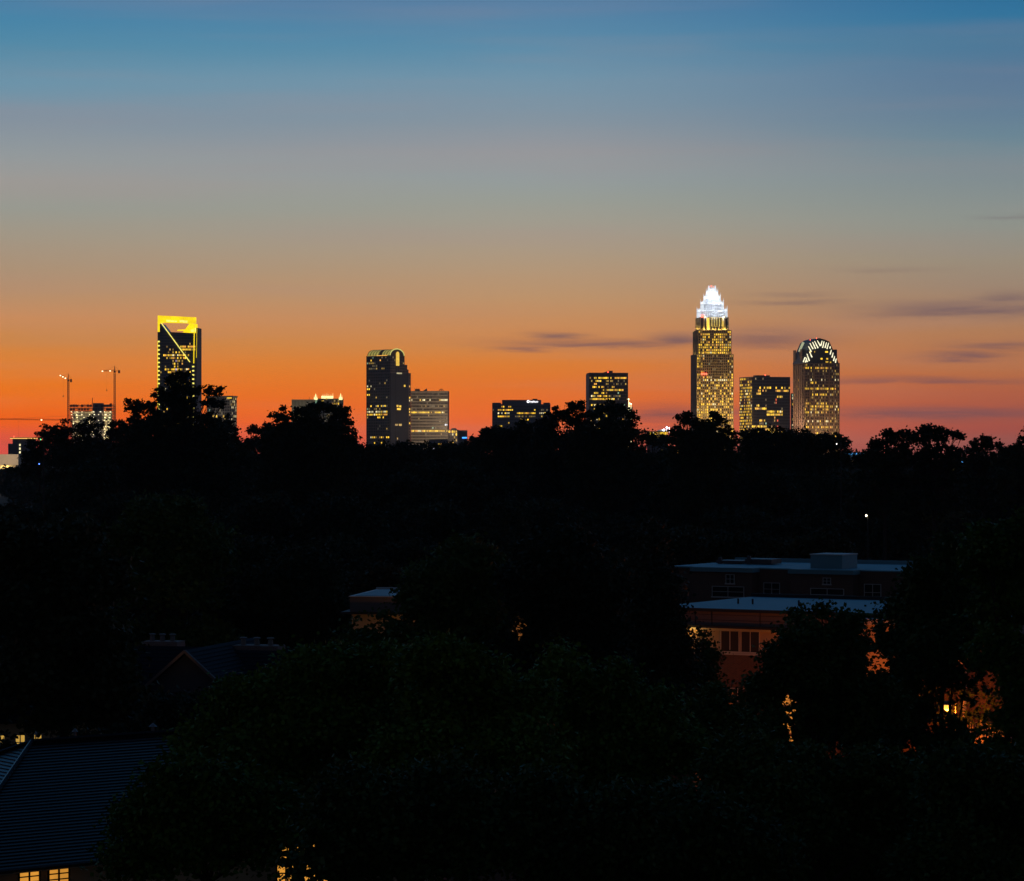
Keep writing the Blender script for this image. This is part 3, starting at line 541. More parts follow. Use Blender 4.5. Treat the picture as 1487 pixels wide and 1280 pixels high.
CRN = mat('crane_paint', (.30,.08,.03), .6, scale=.5); LAMPW = lit('crane_lamp', (1.,.85,.5), 4.)
def crane(label, px, D, ytop, yj, dirx, jib, tail, tilt=0., base=700, lamps=3, group='tower cranes'):
    s_ = D/F; p = P(px, HY, D); rt = empty('tower_crane', (p.x, D, 0)); tag(rt, label, 'crane', group); z_ = lambda y: CAMZ+(HY-y)*s_
    b = MB(); hw = 1.1; zj = z_(yj); zt = z_(ytop); k = 0.
    for sx_ in (-hw, hw):
        for sy_ in (-hw, hw): b.bar((sx_, sy_, 0), (sx_, sy_, zj), .26, n=4)
    while k < zj-3:
        for sx_ in (-hw, hw): b.bar((sx_, -hw, k), (sx_, hw, k+3), .13, n=3)
        for sy_ in (-hw, hw): b.bar((-hw, sy_, k), (hw, sy_, k+3), .15, n=3); b.bar((hw, sy_, k), (-hw, sy_, k+3), .15, n=3)
        k += 3
    b.build('mast', CRN, rt)
    b = MB(); b.bar((-hw, 0, zj), (0, 0, zt), .35, .2, 4); b.bar((hw, 0, zj), (0, 0, zt), .35, .2, 4); b.bar((0, 0, zj), (0, 0, zt+1.5), .3, .15, 4); b.build('tower_head', CRN, rt)
    b = MB(); n = max(4, int(jib/2.6)); dz = math.tan(tilt)
    pt = lambda f, dy, up: (dirx*f*jib, dy, zj+1+f*jib*dz+up)
    for dy, up in ((-.8,0),(.8,0),(0,1.7)): b.bar(pt(0,dy,up), pt(1,dy,up*.6), .2, n=4)
    for i in range(n):
        f0, f1, fm = i/n, (i+1)/n, (i+.5)/n
        for dy in (-.8, .8): b.bar(pt(f0,dy,0), pt(fm,0,1.7), .13, n=3); b.bar(pt(fm,0,1.7), pt(f1,dy,0), .13, n=3)
    b.build('jib', CRN, rt)
    b = MB(); b.box(min(0,-dirx*tail), max(0,-dirx*tail), -.9, .9, zj+.7, zj+1.3).bar((0,0,zt), (-dirx*tail*.95,0,zj+1.3), .12, n=3).bar((0,0,zt), pt(.7,0,1.5), .1, n=3); b.build('counter_jib', CRN, rt)
    MB().box(min(-dirx*tail,-dirx*(tail-2.4)), max(-dirx*tail,-dirx*(tail-2.4)), -1.2, 1.2, zj-2.2, zj+2).build('counterweight', mat('crane_counterweight', (.12,.1,.09), .9), rt)
    MB().box(-dirx*-.9, -dirx*-.9+dirx*1.8 if dirx > 0 else .9, -2.4, -1.1, zj-1.4, zj+.8).build('cab', steel, rt)
    for i in range(lamps): q = pt(.35+.6*i/max(1, lamps-1), -1, .2); MB().box(q[0]-.9, q[0]+.9, q[1]-.3, q[1], q[2]-.6, q[2]+.5).build('jib_lamp', LAMPW, rt)
    q = pt(.62, 0, 0); MB().bar((q[0], 0, q[2]), (q[0], 0, q[2]-26), .07, n=3).box(q[0]-.5, q[0]+.5, -.4, .4, q[2]-28, q[2]-26).build('hoist_cable', steel, rt)
    return rt
crane('tower crane with three bright jib lamps at the left edge of the unfinished tower', 99.2, 3900, 543, 553, -1, 11.5, 5, .5, lamps=3)
crane('taller tower crane right of the unfinished tower, its short jib pointing left', 166.5, 3900, 532, 540, -1, 18, 7.5, -.03, lamps=2)
crane('long low crane jib reaching in from the left edge over the treetops', 104, 3600, 604, 612, -1, 112, 14, .012, lamps=2)
# ---- 13 lower left blocks
T = Tower('flat_roofed_block', 'grey block with a glowing yellow roof edge at the far left behind trees', 19, 50, 14, 3300, 30, 16)
x0, x1 = -T.W/2, T.W/2; y0, y1 = -T.L/2, T.L/2; z = T.z
T.core(slate, x0, x1, y0, y1, 0, z(638.5)); T.grid(slate, x0, x1, y0, y1, 0, z(638.5), 4.3, 3.2, 1.8, 1.2); MB().box(x0-6, x0-.4, y0+3, y1-3, 0, z(644.5)).build('side_wing', slate, T.root)
MB().box(x0-3.5, x1+3, y0-2, y1+2, z(637.2), z(635.5)).build('roof_slab', steel, T.root); block('roof_edge_light', lit('roof_edge_glow', (1.,.55,.12), 1.3), T.root, x0-3.6, x1+3.1, y0-2.3, y0-2.03, z(637.5), z(636.3))
T.light(.0, [(646,26,31,1.,'p'),(651,26,31,1.,'p'),(656,26,31,1.,'p')], 'd'); beacon(T.root, x0+1, y0, z(634.5), .5); T.finish()
T = Tower('parking_deck', 'pale blank walled building lit yellow below, at the left edge above the trees', -40, 26, -44, 1700, 30, 17)
x0, x1 = -T.W/2, T.W/2; y0, y1 = -T.L/2, T.L/2; z = T.z
MB().box(x0, x1, y0, y1, z(676), z(660)).build('wall', beige, T.root); MB().box(x0, x1, y0+2, y1, 0, z(676)).build('recessed_wall', beige, T.root)
MB().box(x0, x1, y0-.4, y0+.1, z(683), z(681)).build('balustrade', beige, T.root)
for k in (4, 9.5): lamp('POINT', (T.u(k), y0+.4, z(678.2)), 420, (1.,.72,.2), .2, T.root, 'deck_lamp')
lamp('POINT', (T.u(12), y0-18, z(668)), 1.1e4, (1.,.75,.5), 1, T.root, 'flood_or_fill_light'); T.finish(); tag(T.root, cat='building')
# ---- 14 small lit buildings low in the gaps
T = Tower('lit_low_building', 'low building with yellow lit top floor and white roof floodlights, left of tallest tower', 943, 970, 941, 3300, 22, 18)
x0, x1 = -T.W/2, T.W/2; y0, y1 = -T.L/2, T.L/2; z = T.z
T.core(GLASSD, x0, x1, y0, y1, 0, z(627)); T.grid(granite, x0, x1, y0, y1, 0, z(627), 4, 2, 1, .5); T.light(.1, [(629,940,972,1.,'g'),(632.5,940,972,.9,'g'),(637,944,972,.4,'g')], 'd')
MB().prism([(T.u(954), z(627)), (T.u(966), z(627)), (T.u(966), z(623.5)), (T.u(957), z(624.5))], y0+3, y0+8).build('roof_canopy', WHITE, T.root)
for q, yy, r in ((964.5,624.6,1.3),(968.6,621.2,1.1),(972.2,621.5,.7)): MB().bar((T.u(q), y0+1, z(628)), (T.u(q), y0+1, z(yy)), .2).ball((T.u(q), y0+1, z(yy)), r).build('flood_or_fill_light', lit('flood_white', (.85,.88,1.), 7.), T.root)
T.finish(40); tag(T.root, cat='building')
T = Tower('arena', 'low wide arena with blue light band along its roof edge, right of last tower', 1228, 1276, 1279, 3300, 60, 19)
x0, x1 = -T.W/2, T.W/2; y0, y1 = -T.L/2, T.L/2; z = T.z
MB().slab([(x0, y0+6), (x0+6, y0), (x1-6, y0), (x1, y0+6), (x1, y1), (x0, y1)], 0, z(660)).build('wall', concrete, T.root); MB().box(x0-1, x1+1, y0-1.2, y1, z(660), z(656.8)).build('roof', steel, T.root)
BB = lit('blue_band', (.08,.42,.95), 1.1)
for a_, b_ in ((1229,1241),(1243,1257),(1258,1276)): block('blue_light_band', BB, T.root, T.u(a_), T.u(b_), y0-1.7, y0-1.25, z(660.3), z(658.3))
for q in (1232, 1238, 1250, 1266, 1270): block('lit_window', GOLD2, T.root, T.u(q)-1, T.u(q)+1, y0-.3, y0-.05, z(672), z(670))
tag(T.root, cat='building')
T = Tower('roadside_building', 'small low building with a short blue light strip seen between the right hand trees', 1386, 1402, 1404, 1600, 12, 20)
x0, x1 = -T.W/2, T.W/2; y0, y1 = -T.L/2, T.L/2; z = T.z
MB().box(x0, x1, y0, y1, 0, z(669.5)).build('wall', concrete, T.root); MB().box(x0-.3, x1+.3, y0-.3, y1+.3, z(669.5), z(669)).build('roof', steel, T.root); block('blue_light_band', BB, T.root, x0+1, x1-.6, y0-.25, y0-.05, z(671.6), z(670.2)); tag(T.root, cat='building')
T = Tower('office_podium', 'low lit block seen through the leaves at the foot of the amber windowed tower', 862, 917, 919, 3700, 20, 21)
x0, x1 = -T.W/2, T.W/2; y0, y1 = -T.L/2, T.L/2; z = T.z
T.core(GLASSD, x0, x1, y0, y1, 0, z(592)); T.grid(granite, x0, x1, y0, y1, 0, z(592), 4.4, 3.2, 2, 1.4); T.light(.35, (), 'g')
for q, yy in ((913,580),(914.5,586),(916.5,587),(914,591.5)): MB().bar((T.u(q), y0-2, 0), (T.u(q), y0-2, z(yy)), .2, n=4).ball((T.u(q), y0-2, z(yy)), .9).build('terrace_lamp', lit('lamp_glow', (1.,.9,.45), 5.), T.root)
T.finish(50)
# far low roofs with lit windows glimpsed through the crowns
rng = random.Random(77); far = [(215,36,655,2500),(330,30,650,2600),(395,26,652,2400),(470,40,662,2300),(760,34,655,2300),(830,30,648,2400),(985,30,650,2300),(1110,34,662,2200),(1190,22,668,2100),(1300,40,668,2000),(1350,26,672,1900),(1430,24,672,1700)]
for i, (px, wd, yt, D) in enumerate(far):
    T = Tower('distant_building', 'low dark building with scattered lit windows glimpsed through the treetops', px-wd/2, px+wd/2, px+wd/2+3, D, 24, 200+i); T.root['group'] = 'far low buildings behind the treetops'
    x0, x1 = -T.W/2, T.W/2; y0, y1 = -T.L/2, T.L/2; z = T.z; T.core(slate, x0, x1, y0, y1, 0, z(yt)); T.grid(slate, x0, x1, y0, y1, 0, z(yt), 3.6, 2.6, 1.8, 1.1); T.light(.3, (), 'g'); T.finish(40); T.root['category'] = 'building'

# ================================================================== NEIGHBOURHOOD BUILDINGS
siding = mat('grey_siding', (.20,.16,.15), .7, .3, scale=1., stretch=(.3,.3,12)); cream = mat('cream_stucco', (.55,.42,.28), .85, .2, scale=1.5); trim = mat('white_trim', (.6,.58,.55), .6)
membrane = mat('roof_membrane', (.15,.34,.40), .6, .3, var=.12, scale=.25, bump=.1); darktrim = mat('dark_trim', (.02,.02,.022), .6); rail = mat('white_rail', (.7,.65,.58), .6)
dglass = mat('window_glass', (.03,.032,.035), .12, .6)
class Wall:
    """a facade plane: origin at column px and distance D, running right at angle th (negative = coming nearer)"""
    def __init__(s, name, label, cat, px, D, th):
        o = P(px, HY, D); s.O = o; s.ux, s.uy = math.cos(th), math.sin(th); s.root = tag(empty(name, (o.x, o.y, 0), th), label, cat)
    def t(s, px, back=0.):
        k = (px-CX)/F; ox, oy = s.O.x-s.uy*back, s.O.y+s.ux*back; return (k*oy-ox)/(s.ux-k*s.uy)
    def z(s, px, y, back=0.):
        t_ = s.t(px, back); Y = s.O.y+s.ux*back+s.uy*t_; return CAMZ-(y-HY)/F*Y
def window(root, x0, x1, z0, z1, y=0., cols=2, rows=2, pane=dglass, frame=trim):
    fr = MB(); fw = .05
    fr.box(x0-fw, x0, y-.06, y+.03, z0-fw, z1+fw).box(x1, x1+fw, y-.06, y+.03, z0-fw, z1+fw).box(x0, x1, y-.06, y+.03, z1, z1+fw).box(x0-.1, x1+.1, y-.1, y+.03, z0-fw*2, z0)
    for i in range(1, cols): xx = x0+(x1-x0)*i/cols; fr.box(xx-.025, xx+.025, y-.045, y+.02, z0, z1)
    for i in range(1, rows): zz = z0+(z1-z0)*i/rows; fr.box(x0, x1, y-.04, y+.015, zz-.02, zz+.02)
    f = fr.build('window_frame', frame, root); MB().box(x0, x1, y-.02, y+.01, z0, z1).build('pane', pane, f); return f
# ---- front row of condominiums
A = Wall('condominium_block', 'cream and brick flat roofed condominium with grey siding band and a four pane window', 'building', 975, 184, R(-30))
t0, t1 = A.t(945), A.t(1462); zr = A.z(1060, 885.5); ze = A.z(1060, 909); zc = A.z(1060, 951); DEP = 16.
MB().box(t0, t1, .0, DEP, ze, zr-.12).build('siding_band', siding, A.root)
MB().box(t0-.1, t1+.1, -.12, DEP+.1, zr-.12, zr).build('flat_roof', membrane, A.root)
b = MB().box(t0-.12, t1+.12, -.22, -.12, zr-.16, zr+.05).box(t0-.12, t1+.12, DEP+.1, DEP+.25, zr-.1, zr+.25); b.build('roof_edge', darktrim, A.root)
for px in (1072, 1093, 1160): q = A.t(px, 7); MB().bar((q, 7, zr), (q, 7, zr+.35), .07).build('vent_pipe', darktrim, A.root)
MB().box(t0-.2, t1+.2, -.45, DEP, ze-.16, ze).build('eave', darktrim, A.root)
MB().box(t0, t1, .06, DEP, zc, ze-.16).build('cream_wall', cream, A.root)
MB().box(t0, t1, -.04, DEP, 0, zc).build('brick_wall', BRICK, A.root)
b = MB()
for px in (1010, 1034, 1104, 1146, 1200): q = A.t(px); b.box(q-.02, q+.02, -.03, 0, ze+.02, zr-.14)
for zz in (ze+.35, ze+.7): b.box(t0, t1, -.02, 0, zz-.012, zz+.012)
b.build('siding_joint', darktrim, A.root); MB().box(t0, t1, -.02, .06, ze-.34, ze-.16).build('frieze_board', trim, A.root); MB().box(t0, t1, -.08, .06, zc, zc+.1).build('wall_ledge', trim, A.root)
a_, b_ = A.t(1047), A.t(1102); m_ = (a_+b_)/2; window(A.root, a_, m_-.1, zc+.22, ze-.36, .06, 2, 1); window(A.root, m_+.1, b_, zc+.22, ze-.36, .06, 2, 1)
for px in (1180, 1230, 1330): a_ = A.t(px); window(A.root, a_, a_+1.6, zc+.3, ze-.4, .06, 2, 1)
AMB = lit('stair_window_glow', (1.,.34,.04), .75); ORG = lit('porch_window_glow', (1.,.40,.06), .8)
for k in range(4): q = A.z(1147, 1010+k*20); a_ = A.t(1137); window(A.root, a_, a_+.95, q-.62, q, -.04, 2, 2, AMB)
for px, y in ((1015,1000),(1060,1000),(1060,1070),(1235,1060),(1320,1010),(1290,1100)): a_ = A.t(px); q = A.z(px, y); window(A.root, a_, a_+1.2, q-1.4, q, -.04, 2, 2)
# projecting bay with its own little blue roof, balcony with rail, entrance stair
a_, b_ = A.t(1238, -2), A.t(1292, -2); q = A.z(1265, 900, -2); MB().box(a_, b_, -2, -.5, q-.3, q).build('bay_roof', membrane, A.root); MB().box(a_+.1, b_-.1, -1.9, -.05, 0, q-.3).build('bay_wall', cream, A.root); MB().box(a_-.1, b_+.1, -2.12, -2, q-.34, q+.04).build('bay_roof_edge', trim, A.root)
a_, b_ = A.t(1398, -2.6), A.t(1478, -2.6); q = A.z(1430, 1075, -2.6); MB().box(a_, b_, -2.6, -.04, q-.25, q).build('balcony', cream, A.root)
b = MB().box(a_, b_, -2.6, -2.52, q+.95, q+1.05).box(a_, b_, -2.6, -2.52, q+.06, q+.13); n = int((b_-a_)/.16)
for k in range(n+1): x = a_+(b_-a_)*k/n; b.box(x-.02, x+.02, -2.58, -2.54, q, q+.97)
for k in range(4): x = a_+.1+(b_-a_-.2)*k/3; b.box(x-.09, x+.09, -2.64, -2.46, 0 if k in (0, 3) else q-.3, q+1.2 if k else q+4.2)
b.build('railing', rail, A.root)
a_, b_ = A.t(1012, -1), A.t(1052, -1); q = A.z(1030, 988, -1); b = MB(); [b.bar((a_+.5+1.1*math.cos(k*math.pi/8)+.6, -1.4, q-.9+.9*math.sin(k*math.pi/8)), (a_+.5+1.1*math.cos((k+1)*math.pi/8)+.6, -1.4, q-.9+.9*math.sin((k+1)*math.pi/8)), .12) for k in range(8)]; b.box(a_, a_+.25, -1.5, -.05, 0, q-.8).box(a_+2, a_+2.25, -1.5, -.05, 0, q-.8); b.build('arched_porch', cream, A.root)
lamp('POINT', (A.t(1006), -.55, ze-.45), 14, (1.,.55,.12), .06, A.root, 'eave_lamp'); lamp('POINT', (A.t(1012), -2.6, zc-1.7), 7, (1.,.6,.25), .1, A.root, 'wall_lamp'); lamp('POINT', (A.t(1060), -6.5, zc+.4), 6, (1.,.6,.3), .2, A.root, 'path_lamp')
# ---- rear row
B = Wall('brick_condominium_block', 'dark brick condominium with blue lit flat roof steps, behind the cream condominium', 'building', 975, 222, R(-30))
t0, t1 = B.t(975), B.t(1470); zr = B.z(1060, 824); zl = 0
MB().box(t0, t1, 0, 12, 0, zr-.1).build('brick_wall', BRICK, B.root)
MB().box(t0-.1, t1+.1, -.1, 12.1, zr-.1, zr).build('flat_roof', membrane, B.root); MB().box(t0-.1, t1+.1, 12.1, 12.3, zr-.3, zr+.3).build('parapet', membrane, B.root)
b = MB(); corn = MB()
for (pa, pb) in ((1006, 1092), (1148, 1238), (1330, 1420)):
    qa, qb = B.t(pa, -1.2), B.t(pb, -1.2); b.box(qa, qb, -1.2, -.02, 0, zr-.35); corn.box(qa-.15, qb+.15, -1.4, 2.2, zr-.33, zr+.02)
b.build('brick_bay', BRICK, B.root); corn.build('bay_cornice', membrane, B.root)
q = B.t(1177, 1); q2 = B.t(1223, 1); MB().box(q, q2, 1, 4, zr, B.z(1200, 806.5, 1)).build('stair_head', membrane, B.root); MB().box(q-.05, q2+.05, .94, 4.05, B.z(1200, 806.5, 1), B.z(1200, 806.5, 1)+.08).build('stair_head_coping', trim, B.root)
for (pa, pb, yy) in ((1040, 1076, 814), (1082, 1120, 812)):
    qa, qb = B.t(pa, 6), B.t(pb, 6); MB().box(qa, qb, 6, 8, zr+.06, B.z(pa, yy, 6)).box(qa+.2, qa+.5, 5.9, 6.1, zr, B.z(pa, yy, 6)+.25).build('air_handler', steel, B.root)
for (pa, pb, ya, yb, bk) in ((1055,1066,835,847,-1.2),(1110,1132,847,864,0),(1196,1206,840,848,-1.2),(1256,1279,849,872,0),(1035,1080,852,866,-1.2),(1178,1225,855,872,-1.2),(1380,1400,850,870,0)):
    window(B.root, B.t(pa, bk), B.t(pb, bk), B.z(pa, yb, bk), B.z(pa, ya, bk), bk-.01, 2, 2)
# ---- third condominium, left
C = Wall('cream_flat_roofed_house', 'small flat roofed building with grey parapet above orange lit cream wall, amid dark trees', 'house', 508, 170, R(-8))
t0, t1 = C.t(508), C.t(800); zr = C.z(530, 866); ze = C.z(530, 888.5); zw = C.z(530, 893)
MB().box(t0, t1, 0, 9, ze, zr-.05).build('parapet_wall', siding, C.root); MB().box(t0+.3, t1-.3, .3, 8.8, zr-.02, zr+.02).build('flat_roof', membrane, C.root); MB().box(t0-.06, t1+.06, -.06, 9.06, zr-.05, zr-.0).box(t0-.06, t1, 8.9, 9.08, zr, zr+.12).build('coping', trim, C.root)
MB().box(t0-.5, t1+.3, -.5, 9.3, ze-.14, ze).build('eave', darktrim, C.root); MB().box(t0+.1, t1-.1, .1, 8.9, 0, ze-.14).build('cream_wall', cream, C.root)
for px in (590, 650, 715): a_ = C.t(px); window(C.root, a_, a_+1.2, ze-2.2, ze-.7, .1, 2, 2)
for px, yy, pw in ((545, 940, 6), (640, 935, 40), (752, 935, 60)): q = C.t(px); lamp('POINT', (q, -2.2, C.z(px, yy)), pw, (1.,.42,.08), .1, C.root, 'wall_lamp')
# ---- roofs and houses
def tile(name, c, rough=.35, spec=.5): return mat(name, c, rough, spec, var=.25, scale=1.4)
TILE = tile('slate_tile', (.008,.009,.011), .28, .18); TILE2 = tile('asphalt_shingle', (.018,.022,.032), .8, .1)
def course_plane(b, p0, p1, q0, q1, n, th=.035):
    """a pitched face from eave edge p0-p1 up to top edge q0-q1, laid as n stepped courses"""
    p0, p1, q0, q1 = map(Vector, (p0, p1, q0, q1)); nr = (p1-p0).cross(q0-p0)
    if nr.length < 1e-6: nr = (p1-p0).cross(q1-p0)
    nr.normalize(); nr = nr if nr.z > 0 else -nr
    for k in range(n):
        a0, a1 = p0.lerp(q0, k/n), p1.lerp(q1, k/n); c0, c1 = p0.lerp(q0, (k+1)/n), p1.lerp(q1, (k+1)/n)
        lo0, lo1 = a0+nr*th, a1+nr*th
        b.poly([lo0, lo1, c1+nr*.004, c0+nr*.004]); b.poly([a0, a1, lo1, lo0])
# hip roofed house, lower left
th = R(37); hipr = empty('hip_roofed_house', (0,0,0), th); tag(hipr, 'house with large tiled hip roof above lit shuttered windows, lower left corner', 'house')
Dr = 97.; pr = P(46, 1079, Dr); ridz = pr.z; run = 6.6; eavz = ridz-3.30; hipr.location = (pr.x, pr.y, 0)
Lr = 7.5; Wd = run
b = MB(); course_plane(b, (-run, -run, eavz), (Lr+run, -run, eavz), (0, 0, ridz), (Lr, 0, ridz), 40); course_plane(b, (-run, run, eavz), (-run, -run, eavz), (0, 0, ridz), (0, 0, ridz), 40)
course_plane(b, (Lr+run, run, eavz), (-run, run, eavz), (Lr, 0, ridz), (0, 0, ridz), 40); course_plane(b, (Lr+run, -run, eavz), (Lr+run, run, eavz), (Lr, 0, ridz), (Lr, 0, ridz), 40); b.build('roof', TILE, hipr)
b = MB(); b.bar((0,0,ridz+.05), (Lr,0,ridz+.05), .09)
for (cx_, cy_) in ((-run,-run),(-run,run)): b.bar((0,0,ridz+.05), (cx_,cy_,eavz+.08), .08)
b.build('ridge_cap', TILE, hipr)
b = MB(); 
for (a_, c_) in (((-run,-run),(Lr+run,-run)),((-run,run),(-run,-run))): b.bar((a_[0],a_[1]-.04,eavz-.04), (c_[0],c_[1]-.04,eavz-.04), .09)
b.build('gutter', darktrim, hipr)
MB().box(-run+.6, Lr+run-.6, -run+.6, run-.6, 0, eavz+.1).build('wall', cream, hipr); MB().box(-run+.02, Lr+run-.02, -run+.03, run-.03, eavz-.16, eavz-.06).build('soffit', trim, hipr)
SHUT = lit('shuttered_window_glow', (1.,.42,.05), .75)
def locpx(root_loc, th_, px, yloc):            # local x on the line y=yloc seen at column px
    k = (px-CX)/F; c, s_ = math.cos(th_), math.sin(th_); ox, oy = root_loc[0]-s_*yloc, root_loc[1]+c*yloc; return (k*oy-ox)/(c-k*s_)
for px in (28, 43, 71, 86): a_ = locpx(hipr.location, th, px, -run+.6); window(hipr, a_, a_+.32, eavz-1.5, eavz-.2, -run+.6, 1, 7, SHUT, darktrim)
for px, py, wd in ((109, 1064, .07), (222, 1064, .1), (52, 1065, .04)):
    a_ = locpx(hipr.location, th, px, .6); b = MB(); b.bar((a_, .6, ridz-.5), (a_, .6, ridz+.22), wd*.6); b.bar((a_, .6, ridz+.22), (a_, .6, ridz+.34), wd*1.6, wd*.3, 10); b.build('roof_vent', mat('vent_metal', (.2,.21,.22), .5), hipr)
# gabled house with two chimneys
th = R(-14); gab = empty('gabled_house', (0,0,0), th); tag(gab, 'dark shingled house with peaked gable and two brick chimneys with triple pots, left of centre', 'house')
pr = P(272, 944, 128); gab.location = (pr.x, pr.y, 0); rz_ = pr.z; hw = 3.4; gz = rz_-3.0
gw = mat('blue_grey_shingle_wall', (.07,.085,.11), .8, .2, scale=3)
MB().prism([(-hw, 0), (hw, 0), (hw, gz), (0, rz_-.15), (-hw, gz)], 0, 9).build('wall', gw, gab)
b = MB(); course_plane(b, (-hw-.5, -.35, gz-.35), (-hw-.5, 9, gz-.35), (0, -.35, rz_), (0, 9, rz_), 22); course_plane(b, (hw+.5, 9, gz-.35), (hw+.5, -.35, gz-.35), (0, 9, rz_), (0, -.35, rz_), 22); b.build('roof', TILE2, gab)
b = MB(); b.bar((-hw-.5, -.36, gz-.4), (0, -.36, rz_-.03), .09, n=4).bar((hw+.5, -.36, gz-.4), (0, -.36, rz_-.03), .09, n=4); b.build('barge_board', siding, gab)
b = MB(); course_plane(b, (0, 1.6, gz-.8), (10.5, 1.6, gz-.8), (0, 5.2, rz_-.35), (10.5, 5.2, rz_-.35), 20); course_plane(b, (10.5, 9, gz-.8), (0, 9, gz-.8), (10.5, 5.2, rz_-.35), (0, 5.2, rz_-.35), 20); b.build('wing_roof', TILE2, gab); MB().box(0, 10.3, 2.2, 8.6, 0, gz-.7).build('wing_wall', gw, gab)
MB().bar((-.9,1.2,gz+.6), (-.9,1.2,gz+1.2), .08).build('vent_pipe', trim, gab)
CH = brick('chimney_brick', (.30,.17,.14), (.22,.13,.11), (.3,.27,.25)); pot = mat('clay_pot', (.22,.2,.19), .7)
def chimney(px0, px1, ytop, ybot, back):
    a0, a1 = locpx(gab.location, th, px0, back), locpx(gab.location, th, px1, back); c, s_ = math.cos(th), math.sin(th); Y = gab.location.y+c*back+s_*(a0+a1)/2
    zt = CAMZ-(ytop-HY)/F*Y; o = MB().box(a0+.08, a1-.08, back, back+1., 4, zt-.32).box(a0, a1, back-.08, back+1.08, zt-.32, zt).build('chimney', CH, gab)
    for k in range(3):
        x = a0+(a1-a0)*(.2+.29*k); MB().bar((x, back+.4, zt), (x, back+.4, zt+.28), .15, .12, 8).bar((x, back+.4, zt+.33), (x, back+.4, zt+.38), .2, .17, 8).bar((x, back+.4, zt+.28), (x, back+.4, zt+.33), .08, n=6).build('chimney_pot', pot, o)
chimney(336, 404, 938, 962, 5.6); chimney(207, 258, 932, 955, 12.5)
b = MB(); course_plane(b, (-7.5, 7.5, gz-2.2), (3, 7.5, gz-2.2), (-7.5, 12.4, rz_-.75), (3, 12.4, rz_-.75), 24); course_plane(b, (3, 17, gz-2.2), (-7.5, 17, gz-2.2), (3, 12.4, rz_-.75), (-7.5, 12.4, rz_-.75), 24); b.build('rear_roof', TILE2, gab); MB().box(-7.2, 2.8, 8, 16.5, 0, gz-1.95).build('rear_wall', gw, gab)
lamp('POINT', (-.1, -.9, rz_-.5), .5, (1.,.45,.1), .05, gab, 'gable_lamp')
# house hidden behind the foreground crowns, its lit windows showing through
th = R(4); hh = empty('hidden_house', (0,0,0), th); tag(hh, 'house with amber lit windows glimpsed through leaves at the bottom of the picture', 'house'); pr = P(440, 1200, 83); hh.location = (pr.x, pr.y, 0)
ez = CAMZ-(1218-HY)/F*83; MB().box(-1.6, 3.5, 0, 5, 0, ez).build('wall', cream, hh); b = MB(); course_plane(b, (-2, -.5, ez-.1), (4, -.5, ez-.1), (-2, 2.5, ez+1.), (4, 2.5, ez+1.), 24); course_plane(b, (4, 5.5, ez-.1), (-2, 5.5, ez-.1), (4, 2.5, ez+1.), (-2, 2.5, ez+1.), 24); b.build('roof', TILE2, hh)
for px, y in ((405, 1226), (428, 1226), (450, 1222), (403, 1256), (440, 1256), (452, 1270)): a_ = locpx(hh.location, th, px, 0); q = CAMZ-(y-HY)/F*83; window(hh, a_, a_+.5, q-.5, q, 0, 2, 2, SHUT, darktrim)
th = R(10); hb_ = empty('lit_window_house', (0,0,0), th); tag(hb_, 'house with tall yellow lit windows showing past the hip roof at the left edge', 'house'); pr = P(20, 1060, 122); hb_.location = (pr.x, pr.y, 0)
ez = CAMZ-(1050-HY)/F*122; MB().box(-4, 5, 0, 8, 0, ez).build('wall', cream, hb_); MB().prism([(-4.5, ez), (5.5, ez), (.5, ez+2.6)], -.4, 8.4).build('roof', TILE2, hb_)
for px, wd in ((-4, .3), (23, .38), (50, .3)): a_ = locpx(hb_.location, th, px, 0); q = CAMZ-(1068-HY)/F*122; window(hb_, a_, a_+wd, q-.95, q, 0, 2, 3, lit('yellow_window_glow', (1.,.58,.10), .6), trim)

# ---- lamps
def street_lamp(label, px, py, D, c, power, glow=8., off=.5, r=.16, glass=None, group=None):
    p = P(px, py, D); rt = empty('street_lamp', (p.x, D, 0)); tag(rt, label, 'lamp', group)
    b = MB().bar((off, 0, 0), (off, 0, p.z+.25), .07, .05, 8).bar((off, 0, p.z+.25), (0, 0, p.z+.32), .04); b.build('pole', darktrim if power < 6 else steel, rt)
    MB().bar((0, 0, p.z+.3), (0, 0, p.z+.1), r*.8, r*1.3, 10).build('lamp_head', steel, rt)
    MB().ball((0, 0, p.z), r, 10, 6).build('bulb', glass or lit('bulb_%d' % int(px), c, glow), rt)
    lamp('POINT', (0, -.05, p.z-r*1.5), power, c, r, rt); return rt
SOD = (1.,.19,.012)
street_lamp('sodium street lamp glaring orange among the leaves at the right, beside the balcony', 1376, 1026, 164.5, SOD, 1900, 26., r=.27, glass=lit('bulb_hot', (1.,.36,.045), 2.6))
street_lamp('orange street lamp behind the foliage under the small blue bay roof', 1268, 1010, 171, SOD, 170, 6.)
street_lamp('orange street lamp low behind the leaves before the condominium', 1205, 1125, 172, SOD, 260, 5.)
street_lamp('second low orange lamp behind the leaves, nearer the balcony', 1322, 1120, 168, SOD, 650, 5.)
street_lamp('single white lamp shining alone in the dark wood above the condominium roofs', 1258, 749, 290, (1.,.85,.5), 5, 7., off=.16, r=.11)
street_lamp('small yellow lamp at the treetops near the short blue light strip', 1379, 677, 330, (1.,.62,.05), 40, 4., r=.16)
street_lamp('tiny blue lamp in the dark trees at the far left', 57, 674, 330, (.1,.25,1.), .4, 3., r=.08)
street_lamp('tiny white lamp at the treetop beneath the rightmost tower', 1215, 645, 330, (1.,.9,.7), .4, 4., r=.07)
street_lamp('tiny green lamp above the trees at far left, beside the glowing roof edge', 59, 638.5, 400, (.1,1.,.25), .4, 3., r=.08)

